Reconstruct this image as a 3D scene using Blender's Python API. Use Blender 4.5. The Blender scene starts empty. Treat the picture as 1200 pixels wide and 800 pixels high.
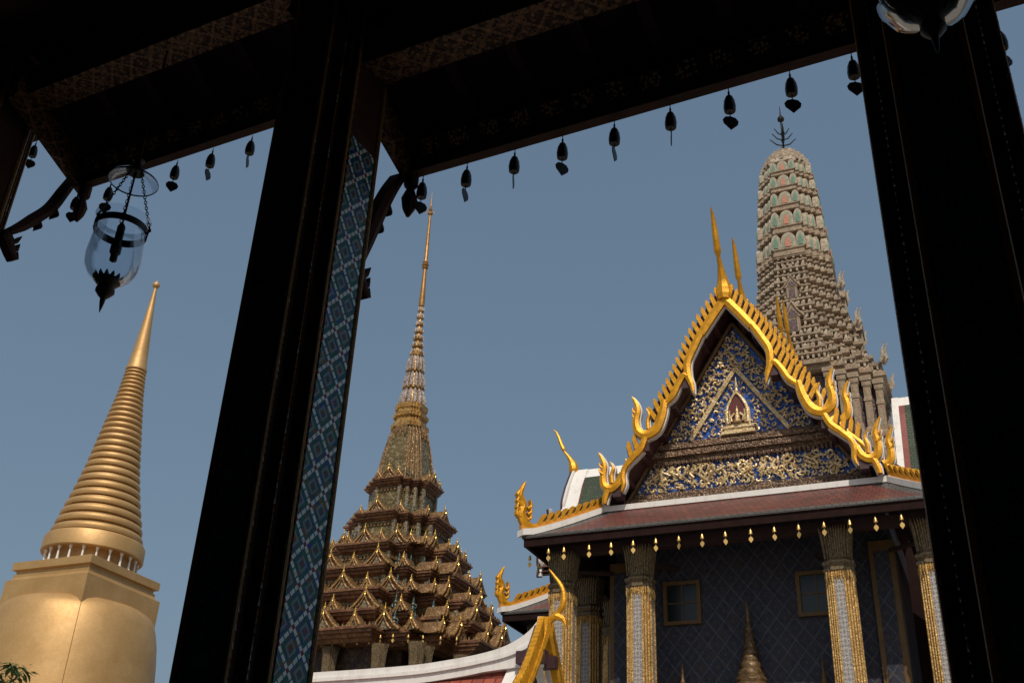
import bpy, math, random
from mathutils import Vector, Matrix
random.seed(7)
R = math.radians
S = bpy.context.scene
COL = S.collection

# ---------------------------------------------------------------- camera, sky, sun, exposure
cam_d = bpy.data.cameras.new("camera"); cam = bpy.data.objects.new("camera", cam_d); COL.objects.link(cam)
S.camera = cam
cam_d.sensor_width = 36.0; cam_d.lens = 38.4; cam_d.clip_start = 0.05; cam_d.clip_end = 9000
P_, R_, Y_ = R(29.03), R(2.72), R(24.59)
_r = Vector((math.cos(Y_), math.sin(Y_), 0)); _f0 = Vector((-math.sin(Y_), math.cos(Y_), 0)); _u0 = Vector((0, 0, 1))
_f = math.cos(P_)*_f0 + math.sin(P_)*_u0; _u = -math.sin(P_)*_f0 + math.cos(P_)*_u0
_x = math.cos(R_)*_r + math.sin(R_)*_u; _y = -math.sin(R_)*_r + math.cos(R_)*_u; _z = -_f
cam.matrix_world = Matrix(((_x.x, _y.x, _z.x, 0), (_x.y, _y.y, _z.y, 0), (_x.z, _y.z, _z.z, 1.6), (0, 0, 0, 1)))

SUN_AZ, SUN_EL = R(25), R(52)            # azimuth from south (-Y) towards east (+X)
sdir = Vector((math.sin(SUN_AZ)*math.cos(SUN_EL), -math.cos(SUN_AZ)*math.cos(SUN_EL), math.sin(SUN_EL)))
W = bpy.data.worlds.new("World"); S.world = W; W.use_nodes = True
wt = W.node_tree; wt.nodes.clear()
sky = wt.nodes.new('ShaderNodeTexSky'); sky.sky_type = 'NISHITA'; sky.sun_disc = False
sky.sun_elevation = SUN_EL; sky.sun_rotation = R(180) - SUN_AZ
sky.altitude = 10; sky.air_density = 1.3; sky.dust_density = 4.0; sky.ozone_density = 1.0
hsv = wt.nodes.new('ShaderNodeHueSaturation'); hsv.inputs['Saturation'].default_value = 0.8
bg = wt.nodes.new('ShaderNodeBackground'); bg.inputs['Strength'].default_value = 0.047
bg2 = wt.nodes.new('ShaderNodeBackground'); bg2.inputs['Color'].default_value = (.58, 1.03, 1.53, 1); bg2.inputs['Strength'].default_value = 0.10   # even high haze
add = wt.nodes.new('ShaderNodeAddShader')
wo = wt.nodes.new('ShaderNodeOutputWorld')
wt.links.new(sky.outputs[0], hsv.inputs['Color']); wt.links.new(hsv.outputs[0], bg.inputs[0]); wt.links.new(bg.outputs[0], add.inputs[0]); wt.links.new(bg2.outputs[0], add.inputs[1]); wt.links.new(add.outputs[0], wo.inputs[0])
sl = bpy.data.lights.new("sun", 'SUN'); sl.energy = 3.2; sl.angle = R(0.5); sl.color = (1.0, 0.9, 0.76)
so = bpy.data.objects.new("sun", sl); COL.objects.link(so)
so.rotation_euler = (-sdir).to_track_quat('-Z', 'Y').to_euler(); so.location = (0, -30, 60)
S.view_settings.view_transform = 'Standard'; S.view_settings.look = 'None'
S.view_settings.exposure = 0.0; S.view_settings.gamma = 1.0; S.view_settings.use_curve_mapping = False

# ---------------------------------------------------------------- materials
class G:
    def __init__(s, name):
        s.m = bpy.data.materials.new(name); s.m.use_nodes = True
        s.t = s.m.node_tree; s.b = s.t.nodes['Principled BSDF']
        s.tc = s.t.nodes.new('ShaderNodeTexCoord'); s.sep = None
    def n(s, ty, **kw):
        x = s.t.nodes.new(ty)
        for k, v in kw.items(): setattr(x, k, v)
        return x
    def l(s, a, b): s.t.links.new(a, b)
    def put(s, sock, v):
        if hasattr(v, 'links') or hasattr(v, 'is_output'): s.l(v, sock)
        else:
            if sock.type == 'RGBA' and len(v) == 3: v = (*v, 1)
            sock.default_value = v
    def xyz(s):
        if not s.sep:
            s.sep = s.n('ShaderNodeSeparateXYZ'); s.l(s.tc.outputs['Object'], s.sep.inputs[0])
        return s.sep.outputs
    def mth(s, op, a, b=0.0, c=0.0):
        x = s.n('ShaderNodeMath', operation=op); s.put(x.inputs[0], a); s.put(x.inputs[1], b); s.put(x.inputs[2], c); return x.outputs[0]
    def mix(s, f, a, b):
        x = s.n('ShaderNodeMix', data_type='RGBA'); s.put(x.inputs[0], f); s.put(x.inputs[6], a); s.put(x.inputs[7], b); return x.outputs[2]
    def noise(s, sc, det=4, vec=None, rough=.6):
        x = s.n('ShaderNodeTexNoise'); x.inputs['Scale'].default_value = sc; x.inputs['Detail'].default_value = det; x.inputs['Roughness'].default_value = rough
        s.l(vec or s.tc.outputs['Object'], x.inputs['Vector']); return x.outputs['Fac']
    def vor(s, sc, vec=None, feat='F1', out='Color'):
        x = s.n('ShaderNodeTexVoronoi'); x.feature = feat; x.inputs['Scale'].default_value = sc
        s.l(vec or s.tc.outputs['Object'], x.inputs['Vector']); return x.outputs[out]
    def comb(s, a, b, c=0.0):
        x = s.n('ShaderNodeCombineXYZ'); s.put(x.inputs[0], a); s.put(x.inputs[1], b); s.put(x.inputs[2], c); return x.outputs[0]
    def ramp(s, f, stops):
        x = s.n('ShaderNodeValToRGB'); e = x.color_ramp.elements
        while len(e) < len(stops): e.new(0.5)
        for i, (p, c) in enumerate(stops):
            e[i].position = p; e[i].color = (*c, 1) if len(c) == 3 else c
        s.l(f, x.inputs[0]); return x.outputs[0]
    def bump(s, h, st=.3, d=.05):
        x = s.n('ShaderNodeBump'); x.inputs['Strength'].default_value = st; x.inputs['Distance'].default_value = d
        s.l(h, x.inputs['Height']); s.l(x.outputs[0], s.b.inputs['Normal'])
    def out(s, col, rough=.6, metal=0.0, spec=None):
        s.put(s.b.inputs['Base Color'], col); s.put(s.b.inputs['Roughness'], rough); s.put(s.b.inputs['Metallic'], metal)
        if spec is not None: s.b.inputs['Specular IOR Level'].default_value = spec
        return s.m

def plain(name, c, rough=.6, metal=0., var=.25, sc=3., bump=.0, spec=None):
    g = G(name); n = g.noise(sc, 6)
    f = g.mth('MULTIPLY_ADD', g.mth('SUBTRACT', n, .5), 1.8, .5)
    a = tuple(min(1, x*(1-var)) for x in c); b = tuple(min(1, x*(1+var)) for x in c)
    if bump: g.bump(g.noise(sc*6, 5), bump, .03)
    return g.out(g.mix(f, a, b), rough, metal, spec)

def jewel(name, stops, sc, rough=.35, metal=.4, bump=.6, dist=.05, dirt=.35):
    """mosaic of small facets, colour drawn per facet"""
    g = G(name); v = g.n('ShaderNodeTexVoronoi'); v.inputs['Scale'].default_value = sc; g.l(g.tc.outputs['Object'], v.inputs['Vector'])
    sp = g.n('ShaderNodeSeparateColor'); g.l(v.outputs['Color'], sp.inputs[0])
    col = g.ramp(sp.outputs[0], stops)
    d = g.noise(.9, 6)
    col = g.mix(g.mth('MULTIPLY', g.ramp(d, [(.4, (0, 0, 0)), (.7, (1, 1, 1))]), dirt), col, tuple(.25*x for x in stops[0][1]))
    h = g.mth('ADD', sp.outputs[1], g.mth('MULTIPLY', v.outputs['Distance'], -1.2))
    g.bump(h, bump, dist)
    return g.out(col, g.mth('MULTIPLY_ADD', sp.outputs[2], .3, rough-.1), metal)

M = {}
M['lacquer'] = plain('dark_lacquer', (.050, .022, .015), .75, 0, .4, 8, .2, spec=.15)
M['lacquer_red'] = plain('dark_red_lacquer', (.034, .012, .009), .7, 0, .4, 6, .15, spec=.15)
M['purple'] = plain('maroon_paint', (.050, .018, .020), .5, 0, .3, 3, .1)
M['gold'] = plain('yellow_gold_leaf', (.64, .295, .010), .36, .42, .35, 5, .45)
M['gold_old'] = plain('aged_gold', (.36, .185, .05), .42, .5, .35, 4, .4)
M['border'] = plain('gilt_carved_border', (.33, .19, .07), .5, .1, .4, 30, .3)
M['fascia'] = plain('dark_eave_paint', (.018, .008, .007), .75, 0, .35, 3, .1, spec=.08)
M['redtrim'] = plain('brick_red_trim', (.20, .045, .035), .5, 0, .25, 3, .1)
M['gilt'] = plain('bright_gilding', (.95, .60, .14), .22, .85, .15, 5, .2)
M['white'] = plain('white_stucco', (.74, .72, .69), .7, 0, .07, 1.2, .12)
def stucco():
    g = G('weathered_white_stucco'); mp = g.n('ShaderNodeMapping'); mp.inputs['Scale'].default_value = (2.2, 2.2, .5); g.l(g.tc.outputs['Object'], mp.inputs[0])
    n = g.noise(1.6, 8, mp.outputs[0], .7); n2 = g.noise(.8, 5)
    c = g.mix(g.ramp(n, [(.50, (0, 0, 0)), (.78, (.55, .55, .55))]), (.74, .72, .69), (.30, .27, .24))
    c = g.mix(g.mth('MULTIPLY', n2, .25), c, (.62, .56, .50)); g.bump(g.noise(9, 5), .15, .03)
    return g.out(c, .75, 0)
M['white'] = stucco()
M['whitetile'] = plain('white_glazed_trim', (.62, .60, .58), .5, 0, .12, 4, .1)
M['ground'] = plain('paving_stone', (.32, .29, .25), .85, 0, .2, .6, .2)
M['bronze'] = plain('dark_bronze', (.022, .017, .013), .45, .6, .4, 20, .2)
M['bark'] = plain('bark', (.09, .065, .045), .9, 0, .35, 8, .7)
M['stone_grey'] = plain('grey_stone', (.20, .185, .16), .8, 0, .3, 3, .3)
M['chain'] = plain('dark_iron', (.035, .03, .03), .5, .7, .3, 30)
M['orange'] = plain('orange_trim', (.62, .26, .03), .45, .2, .2, 3, .2)
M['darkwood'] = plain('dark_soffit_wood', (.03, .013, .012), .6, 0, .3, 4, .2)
M['pane'] = plain('window_pane_dark', (.008, .013, .015), .25, 0, .2, 2)
M['frame_gold'] = plain('dull_gilt_frame', (.12, .065, .02), .5, .3, .3, 6, .3)
M['bellgold'] = plain('gilt_bell', (.80, .50, .16), .3, .7, .15, 10)

def chedi_gold():
    g = G('gold_mosaic_tile'); x, y, z = g.xyz()
    ang = g.mth('ARCTAN2', y, x)
    br = g.n('ShaderNodeTexBrick'); br.inputs['Scale'].default_value = 1.0
    br.inputs['Brick Width'].default_value = .12; br.inputs['Row Height'].default_value = .11; br.inputs['Mortar Size'].default_value = .006
    br.inputs['Color1'].default_value = (.9, .9, .9, 1); br.inputs['Color2'].default_value = (.6, .6, .6, 1); br.inputs['Mortar'].default_value = (.45, .45, .45, 1)
    g.l(g.comb(g.mth('MULTIPLY', ang, 5.0), z), br.inputs['Vector'])
    n = g.noise(.55, 7); n2 = g.noise(4, 4)
    c = g.mix(g.ramp(n, [(.35, (0, 0, 0)), (.68, (1, 1, 1))]), (.50, .305, .12), (.60, .385, .17))
    c = g.mix(g.mth('MULTIPLY', n2, .3), c, (.40, .21, .06))
    mx = g.n('ShaderNodeMix', data_type='RGBA', blend_type='MULTIPLY'); mx.inputs[0].default_value = .28; g.l(c, mx.inputs[6]); g.l(br.outputs['Color'], mx.inputs[7])
    g.bump(g.mth('ADD', br.outputs['Color'], g.mth('MULTIPLY', g.noise(1.3, 3), 3.0)), .12, .04)
    return g.out(mx.outputs[2], g.mth('MULTIPLY_ADD', n2, .14, .46), .48)
M['chedi'] = chedi_gold()

M['mondop'] = jewel('brown_gold_mosaic', [(0, (.10, .048, .018)), (.35, (.20, .105, .04)), (.6, (.27, .15, .055)), (.85, (.20, .125, .055)), (.97, (.42, .29, .15))], 11, .42, .35, .4, .05, .3)
M['mondop_edge'] = jewel('red_brown_cornice', [(0, (.11, .045, .022)), (.5, (.17, .072, .034)), (.85, (.24, .12, .05))], 6, .5, .2, .4, .05)
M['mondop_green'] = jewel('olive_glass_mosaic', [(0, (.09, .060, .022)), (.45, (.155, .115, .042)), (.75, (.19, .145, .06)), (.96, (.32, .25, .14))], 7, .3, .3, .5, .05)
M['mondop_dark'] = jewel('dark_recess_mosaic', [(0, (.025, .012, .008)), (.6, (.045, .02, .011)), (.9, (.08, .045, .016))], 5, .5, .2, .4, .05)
M['mondop_pale'] = jewel('pale_glass_mosaic', [(0, (.14, .10, .055)), (.5, (.23, .18, .11)), (.85, (.36, .32, .24))], 9, .3, .3, .5, .05)
M['gable_gold'] = jewel('gable_gold_mosaic', [(0, (.18, .09, .03)), (.5, (.30, .16, .055)), (.9, (.46, .28, .11))], 9, .36, .4, .4, .04)
M['figure'] = jewel('teal_figure', [(0, (.012, .03, .03)), (.6, (.03, .07, .065)), (.9, (.10, .10, .07))], 9, .35, .2, .5, .03)
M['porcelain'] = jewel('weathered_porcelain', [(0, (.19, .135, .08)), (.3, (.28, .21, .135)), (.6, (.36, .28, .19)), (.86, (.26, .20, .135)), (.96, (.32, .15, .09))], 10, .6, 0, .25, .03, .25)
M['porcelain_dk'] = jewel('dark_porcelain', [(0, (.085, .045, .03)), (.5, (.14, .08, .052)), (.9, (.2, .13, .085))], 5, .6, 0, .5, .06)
M['porcelain_lt'] = jewel('pale_porcelain', [(0, (.28, .215, .15)), (.5, (.37, .295, .21)), (.9, (.46, .38, .28))], 8, .5, 0, .4, .04)
M['por_green'] = plain('green_porcelain', (.19, .26, .18), .45, 0, .35, 5, .3)
M['por_deepgreen'] = plain('deep_green_porcelain', (.10, .19, .13), .45, 0, .4, 5, .3)
M['por_orange'] = plain('orange_porcelain', (.42, .16, .095), .45, 0, .3, 6, .3)
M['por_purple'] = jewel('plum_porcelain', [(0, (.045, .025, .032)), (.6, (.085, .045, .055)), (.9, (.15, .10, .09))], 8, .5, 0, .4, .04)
M['spire_white'] = jewel('silver_white_mosaic', [(0, (.20, .13, .09)), (.4, (.36, .29, .25)), (.8, (.48, .43, .41))], 9, .35, .2, .4, .04)
M['spire_gold'] = jewel('dull_gold_mosaic', [(0, (.26, .13, .035)), (.5, (.42, .23, .06)), (.9, (.5, .33, .12))], 8, .38, .5, .4, .04)
M['dullspire'] = jewel('dull_ringed_gold', [(0, (.07, .038, .015)), (.5, (.12, .068, .026)), (.9, (.18, .11, .045))], 8, .45, .3, .4, .03)
M['carved'] = jewel('carved_brown_moulding', [(0, (.09, .05, .03)), (.5, (.17, .10, .06)), (.9, (.27, .17, .10))], 11, .5, .2, .8, .06)
M['blueglass'] = jewel('blue_glass_mosaic', [(0, (.014, .05, .24)), (.5, (.025, .095, .42)), (.8, (.04, .14, .52)), (.95, (.2, .15, .06))], 9, .25, .1, .5, .03)
M['relief'] = jewel('carved_gilt_relief', [(0, (.46, .30, .12)), (.5, (.74, .54, .27)), (.9, (.86, .72, .46))], 14, .38, .3, .4, .03)
M['colgold'] = jewel('column_gold_mosaic', [(0, (.15, .065, .022)), (.5, (.26, .12, .035)), (.88, (.42, .24, .09))], 18, .42, .3, .4, .03)
M['colrib'] = jewel('gilt_bead_rib', [(0, (.40, .22, .06)), (.5, (.56, .33, .10)), (.9, (.70, .47, .19))], 16, .36, .35, .5, .03)
M['capital'] = jewel('capital_petals', [(0, (.075, .052, .028)), (.5, (.14, .10, .052)), (.85, (.25, .18, .09))], 26, .45, .2, .2, .02)
M['beam_gilt'] = None

def pattern_lattice(name, axis, pu, pz, lw, line_c, cell_stops, dot_c, rough=.35, metal=.1, segs=4, tile=26, emph=.5, grout=(.02, .02, .02)):
    """diamond lattice of small tiles on a panel: axis is the horizontal coordinate"""
    g = G(name); o = g.xyz(); u = o[0] if axis == 'x' else o[1]; z = g.mth('ADD', o[2], o[1] if axis == 'x' else o[0])
    a = g.mth('ADD', g.mth('DIVIDE', u, pu), g.mth('DIVIDE', z, pz)); b = g.mth('SUBTRACT', g.mth('DIVIDE', u, pu), g.mth('DIVIDE', z, pz))
    def dist(t): return g.mth('ABSOLUTE', g.mth('SUBTRACT', g.mth('FRACT', t), .5))     # .5 at the line
    da, db = g.mth('SUBTRACT', .5, dist(a)), g.mth('SUBTRACT', .5, dist(b))
    la, lb = g.mth('LESS_THAN', da, lw), g.mth('LESS_THAN', db, lw)
    sa = g.mth('GREATER_THAN', g.mth('FRACT', g.mth('MULTIPLY', b, segs)), .18); sb = g.mth('GREATER_THAN', g.mth('FRACT', g.mth('MULTIPLY', a, segs)), .18)
    line = g.mth('MAXIMUM', g.mth('MULTIPLY', la, sa), g.mth('MULTIPLY', lb, sb))
    dot = g.mth('MULTIPLY', g.mth('LESS_THAN', da, lw*1.15), g.mth('LESS_THAN', db, lw*1.15))
    v = g.n('ShaderNodeTexVoronoi'); v.inputs['Scale'].default_value = tile; g.l(g.comb(u, z), v.inputs['Vector'])
    sp = g.n('ShaderNodeSeparateColor'); g.l(v.outputs['Color'], sp.inputs[0])
    base = g.ramp(sp.outputs[0], cell_stops)
    cen = g.mth('MINIMUM', da, db); ring = g.mth('MULTIPLY', g.mth('GREATER_THAN', cen, .26), g.mth('LESS_THAN', cen, .36))
    base = g.mix(g.mth('MULTIPLY', ring, emph), base, tuple(.45*c for c in line_c))
    base = g.mix(g.mth('MULTIPLY', g.mth('GREATER_THAN', cen, .42), emph*1.4), base, dot_c)
    lc = g.mix(g.mth('MULTIPLY', sp.outputs[1], .5), line_c, tuple(.45*c for c in line_c))
    col = g.mix(line, base, lc); col = g.mix(dot, col, dot_c)
    g.bump(g.mth('ADD', g.mth('MULTIPLY', line, 1.0), sp.outputs[2]), .35, .01)
    return g.out(col, g.mth('MULTIPLY_ADD', sp.outputs[1], .3, rough-.1), metal, .22)
tealst = [(0, (.005, .06, .08)), (.3, (.006, .11, .11)), (.55, (.012, .13, .09)), (.75, (.012, .05, .26)), (.93, (.15, .09, .02))]
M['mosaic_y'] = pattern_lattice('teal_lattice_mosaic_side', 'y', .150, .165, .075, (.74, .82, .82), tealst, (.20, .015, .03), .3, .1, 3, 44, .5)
M['mosaic_x_shaded'] = pattern_lattice('teal_lattice_mosaic_front_shaded', 'x', .150, .165, .065, (.12, .15, .15), [(p_, tuple(.7*q for q in c_)) for p_, c_ in tealst], (.08, .01, .015), .12, .3, 5, 30, .55)  # shaded copy: mosaic colours darkened to paint in the indoor shade
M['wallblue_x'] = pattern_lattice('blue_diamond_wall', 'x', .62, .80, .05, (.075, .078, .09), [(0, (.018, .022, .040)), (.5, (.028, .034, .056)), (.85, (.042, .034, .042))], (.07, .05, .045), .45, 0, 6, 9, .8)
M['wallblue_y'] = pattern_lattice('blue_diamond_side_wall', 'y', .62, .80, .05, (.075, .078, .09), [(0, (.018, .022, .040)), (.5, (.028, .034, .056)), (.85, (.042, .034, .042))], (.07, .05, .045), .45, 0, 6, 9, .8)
whst = [(0, (.26, .23, .21)), (.6, (.37, .345, .325)), (.9, (.22, .22, .24))]
M['colwhite_x'] = pattern_lattice('white_flower_mosaic', 'x', .22, .30, .12, (.46, .425, .40), whst, (.12, .11, .11), .4, .1, 3, 22, .7)
M['colwhite_y'] = pattern_lattice('white_flower_mosaic_side', 'y', .22, .30, .12, (.46, .425, .40), whst, (.12, .11, .11), .4, .1, 3, 22, .7)
M['beam_gilt'] = pattern_lattice('gilt_stencil_beam', 'x', .16, .16, .07, (.24, .12, .055), [(0, (.022, .008, .006)), (.55, (.04, .015, .01)), (.7, (.17, .085, .042)), (1, (.21, .11, .055))], (.30, .15, .07), .45, .2, 5, 60, .6)
M['beam_gilt_y'] = pattern_lattice('gilt_stencil_verge', 'y', .16, .16, .07, (.24, .12, .055), [(0, (.022, .008, .006)), (.55, (.04, .015, .01)), (.7, (.17, .085, .042)), (1, (.21, .11, .055))], (.30, .15, .07), .45, .2, 5, 60, .6)

def flowers():
    g = G('gilt_flower_stencil'); o = g.xyz()
    f = g.mth('FRACT', g.mth('DIVIDE', o[0], .178)); inb = g.mth('LESS_THAN', g.mth('ABSOLUTE', g.mth('SUBTRACT', f, .5)), .30)
    v = g.vor(55, None, 'F1', 'Distance'); pet = g.mth('LESS_THAN', v, .42)
    return g.out(g.mix(g.mth('MULTIPLY', inb, pet), (.012, .006, .005), (.5, .28, .14)), .4, .2)
M['flowers'] = flowers()

def tiles(name, axis, c1, c2, cm, w=.26, h=.20, bump=.6):
    g = G(name); o = g.xyz(); u = o[0] if axis == 'x' else o[1]
    br = g.n('ShaderNodeTexBrick'); br.inputs['Scale'].default_value = 1.0
    br.inputs['Brick Width'].default_value = w; br.inputs['Row Height'].default_value = h; br.inputs['Mortar Size'].default_value = .018; br.inputs['Mortar Smooth'].default_value = .4
    br.inputs['Color1'].default_value = (*c1, 1); br.inputs['Color2'].default_value = (*c2, 1); br.inputs['Mortar'].default_value = (*cm, 1)
    g.l(g.comb(u, o[2]), br.inputs['Vector'])
    n = g.noise(1.1, 6)
    col = g.mix(g.ramp(n, [(.42, (0, 0, 0)), (.75, (.75, .75, .75))]), br.outputs['Color'], tuple(.5*x for x in c1))
    rowf = g.mth('FRACT', g.mth('DIVIDE', o[2], h))
    g.bump(g.mth('SUBTRACT', g.mth('MULTIPLY', br.outputs['Fac'], -.6), rowf), bump, .03)
    return g.out(col, .45, 0)
RED1, RED2, REDM = (.17, .043, .03), (.09, .032, .026), (.025, .014, .012)
M['tile_x'] = tiles('red_tile_south', 'x', RED1, RED2, REDM); M['tile_y'] = tiles('red_tile_side', 'y', RED1, RED2, REDM)
M['tile_bright'] = tiles('orange_red_tile', 'x', (.36, .085, .05), (.24, .06, .045), (.05, .02, .016), .34, .27, 1.0)
M['gtile_x'] = tiles('green_tile_south', 'x', (.055, .075, .035), (.035, .05, .028), (.012, .016, .01)); M['gtile_y'] = tiles('green_tile_side', 'y', (.055, .075, .035), (.035, .05, .028), (.012, .016, .01))
M['greytile_x'] = tiles('grey_border_tile', 'x', (.10, .09, .08), (.065, .06, .056), (.025, .022, .02)); M['greytile_y'] = tiles('grey_border_tile_side', 'y', (.10, .09, .08), (.065, .06, .056), (.025, .022, .02))

def glass():
    g = G('clear_lamp_glass'); t = g.t
    tr_ = g.n('ShaderNodeBsdfTransparent'); tr_.inputs[0].default_value = (.90, .92, .94, 1)
    gl = g.n('ShaderNodeBsdfGlossy'); gl.inputs['Roughness'].default_value = .03; gl.inputs['Color'].default_value = (.9, .9, .9, 1)
    lw = g.n('ShaderNodeLayerWeight'); lw.inputs['Blend'].default_value = .25
    mx = g.n('ShaderNodeMixShader'); g.l(g.mth('MULTIPLY', lw.outputs['Fresnel'], .38), mx.inputs[0]); g.l(tr_.outputs[0], mx.inputs[1]); g.l(gl.outputs[0], mx.inputs[2])
    out = [n for n in t.nodes if n.type == 'OUTPUT_MATERIAL'][0]; g.l(mx.outputs[0], out.inputs[0]); t.nodes.remove(g.b)
    return g.m
M['glass'] = glass()
def leafm():
    g = G('leaf_green'); n = g.noise(2.5, 3)
    c = g.mix(n, (.035, .075, .015), (.11, .15, .035)); return g.out(c, .5, 0)
M['leaf'] = leafm()

# ---------------------------------------------------------------- mesh helper
class MB:
    def __init__(s): s.v = []; s.f = []; s.m = []; s.sm = []
    def add(s, vs, fs, mi=0, smooth=False):
        b = len(s.v); s.v += [tuple(p) for p in vs]
        for f in fs: s.f.append(tuple(b+i for i in f)); s.m.append(mi); s.sm.append(smooth)
    def box(s, x0, x1, y0, y1, z0, z1, mi=0, T=None):
        p = [(x0, y0, z0), (x1, y0, z0), (x1, y1, z0), (x0, y1, z0), (x0, y0, z1), (x1, y0, z1), (x1, y1, z1), (x0, y1, z1)]
        if T: p = [T(*q) for q in p]
        s.add(p, [(3, 2, 1, 0), (4, 5, 6, 7), (0, 1, 5, 4), (1, 2, 6, 5), (2, 3, 7, 6), (3, 0, 4, 7)], mi)
    def lathe(s, prof, n=32, c=(0, 0, 0), mi=0, smooth=True, T=None, cap=True):
        vs = []
        for r, z in prof:
            for i in range(n):
                a = 2*math.pi*i/n; p = (c[0]+r*math.cos(a), c[1]+r*math.sin(a), c[2]+z); vs.append(T(*p) if T else p)
        fs = []
        for k in range(len(prof)-1):
            for i in range(n):
                j = (i+1) % n; fs.append((k*n+i, k*n+j, (k+1)*n+j, (k+1)*n+i))
        if cap: fs.append(tuple(range(n))[::-1]); fs.append(tuple((len(prof)-1)*n+i for i in range(n)))
        s.add(vs, fs, mi, smooth)
    def loft(s, plan, rings, c=(0, 0), mi=0, caps=True):
        n = len(plan); vs = [(c[0]+h*x, c[1]+h*y, z) for h, z in rings for x, y in plan]; fs = []; base = len(s.v)
        for k in range(len(rings)-1):
            for i in range(n):
                j = (i+1) % n; fs.append((k*n+i, k*n+j, (k+1)*n+j, (k+1)*n+i))
        if caps: fs.append(tuple(range(n))[::-1]); fs.append(tuple((len(rings)-1)*n+i for i in range(n)))
        s.add(vs, fs, mi)
    def tube(s, path, rad, n=6, mi=0, smooth=True, flat=1.0):
        path = [Vector(p) for p in path]; k = len(path)
        if not isinstance(rad, (list, tuple)): rad = [rad]*k
        vs = []; prev = None
        for i, p in enumerate(path):
            t = (path[min(i+1, k-1)]-path[max(i-1, 0)])
            if t.length < 1e-9: t = Vector((0, 0, 1))
            t.normalize()
            if prev is None:
                a = Vector((0, 0, 1)) if abs(t.z) < .9 else Vector((1, 0, 0)); prev = (a - t*a.dot(t)).normalized()
            else:
                q = prev - t*prev.dot(t); prev = q.normalized() if q.length > 1e-6 else prev
            b = t.cross(prev)
            for j in range(n):
                an = 2*math.pi*j/n; vs.append(p + rad[i]*(math.cos(an)*prev + flat*math.sin(an)*b))
        fs = []
        for i in range(k-1):
            for j in range(n):
                q = (j+1) % n; fs.append((i*n+j, i*n+q, (i+1)*n+q, (i+1)*n+j))
        fs.append(tuple(range(n))[::-1]); fs.append(tuple((k-1)*n+j for j in range(n)))
        s.add(vs, fs, mi, smooth)
    def prism(s, poly, d0, d1, T, mi=0, mi_side=None):
        """2D polygon (a,b) extruded from d0 to d1 through T(a,d,b)"""
        n = len(poly); vs = [T(a, d0, b) for a, b in poly]+[T(a, d1, b) for a, b in poly]
        s.add(vs, [tuple(range(n)), tuple(range(2*n-1, n-1, -1))], mi)
        s.add(vs, [(i, i+n, (i+1) % n+n, (i+1) % n) for i in range(n)], mi if mi_side is None else mi_side)
    def band(s, path, w, d0, d1, T, mi=0, res=5, mi_side=None, ridge=.05):
        """flat curved strip of width w(list) along a 2D path, extruded"""
        pts, ws = spline(path, w, res)
        s.k = getattr(s, 'k', 0)+1; j_ = (s.k % 13)*.0035; d0 -= j_*(1 if d1 > d0 else -1); d1 += j_*(1 if d1 > d0 else -1)
        L = []; Rr = []
        for i, p in enumerate(pts):
            a = pts[max(i-1, 0)]; b = pts[min(i+1, len(pts)-1)]; tx, ty = b[0]-a[0], b[1]-a[1]; l = math.hypot(tx, ty) or 1
            nx, ny = -ty/l, tx/l; L.append((p[0]+nx*ws[i]/2, p[1]+ny*ws[i]/2)); Rr.append((p[0]-nx*ws[i]/2, p[1]-ny*ws[i]/2))
        n = len(pts); vs = [T(a, d0, b) for a, b in L]+[T(a, d0, b) for a, b in Rr]+[T(a, d1, b) for a, b in L]+[T(a, d1, b) for a, b in Rr]
        ms = mi if mi_side is None else mi_side
        cm = [((L[i][0]+Rr[i][0])/2, (L[i][1]+Rr[i][1])/2) for i in range(n)]; dd = 1 if d1 > d0 else -1
        vs += [T(a, d0-dd*ridge*min(1, ws[i]/.3), b) for i, (a, b) in enumerate(cm)]+[T(a, d1+dd*ridge*min(1, ws[i]/.3), b) for i, (a, b) in enumerate(cm)]
        f1 = []
        for i in range(n-1): f1 += [(i, i+1, 4*n+i+1, 4*n+i), (4*n+i, 4*n+i+1, n+i+1, n+i), (2*n+i, 5*n+i, 5*n+i+1, 2*n+i+1), (5*n+i, 3*n+i, 3*n+i+1, 5*n+i+1)]
        f2 = [(i, 2*n+i, 2*n+i+1, i+1) for i in range(n-1)]+[(n+i, n+i+1, 3*n+i+1, 3*n+i) for i in range(n-1)]+[(0, 4*n, n, 3*n, 5*n, 2*n), (n-1, 3*n-1, 6*n-1, 4*n-1, 2*n-1, 5*n-1)]
        s.add(vs, f1, mi); s.add(vs, f2, ms)
    def build(s, name, mats, parent=None, angle=35, local=False):
        me = bpy.data.meshes.new(name); o = bpy.data.objects.new(name, me); COL.objects.link(o)
        off = ORG.get(parent.name, Vector()) if parent else Vector()
        org = off
        if local: off = Vector()
        if not isinstance(mats, (list, tuple)): mats = [mats]
        me.from_pydata([(x-off.x, y-off.y, z-off.z) for x, y, z in s.v], [], s.f)
        for mt in mats: me.materials.append(mt)
        for p, i, k in zip(me.polygons, s.m, s.sm): p.material_index = i; p.use_smooth = k
        me.update()
        if any(s.sm): me.set_sharp_from_angle(angle=R(angle))
        if parent: o.parent = parent; ORG[o.name] = org
        return o
ORG = {}
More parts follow.
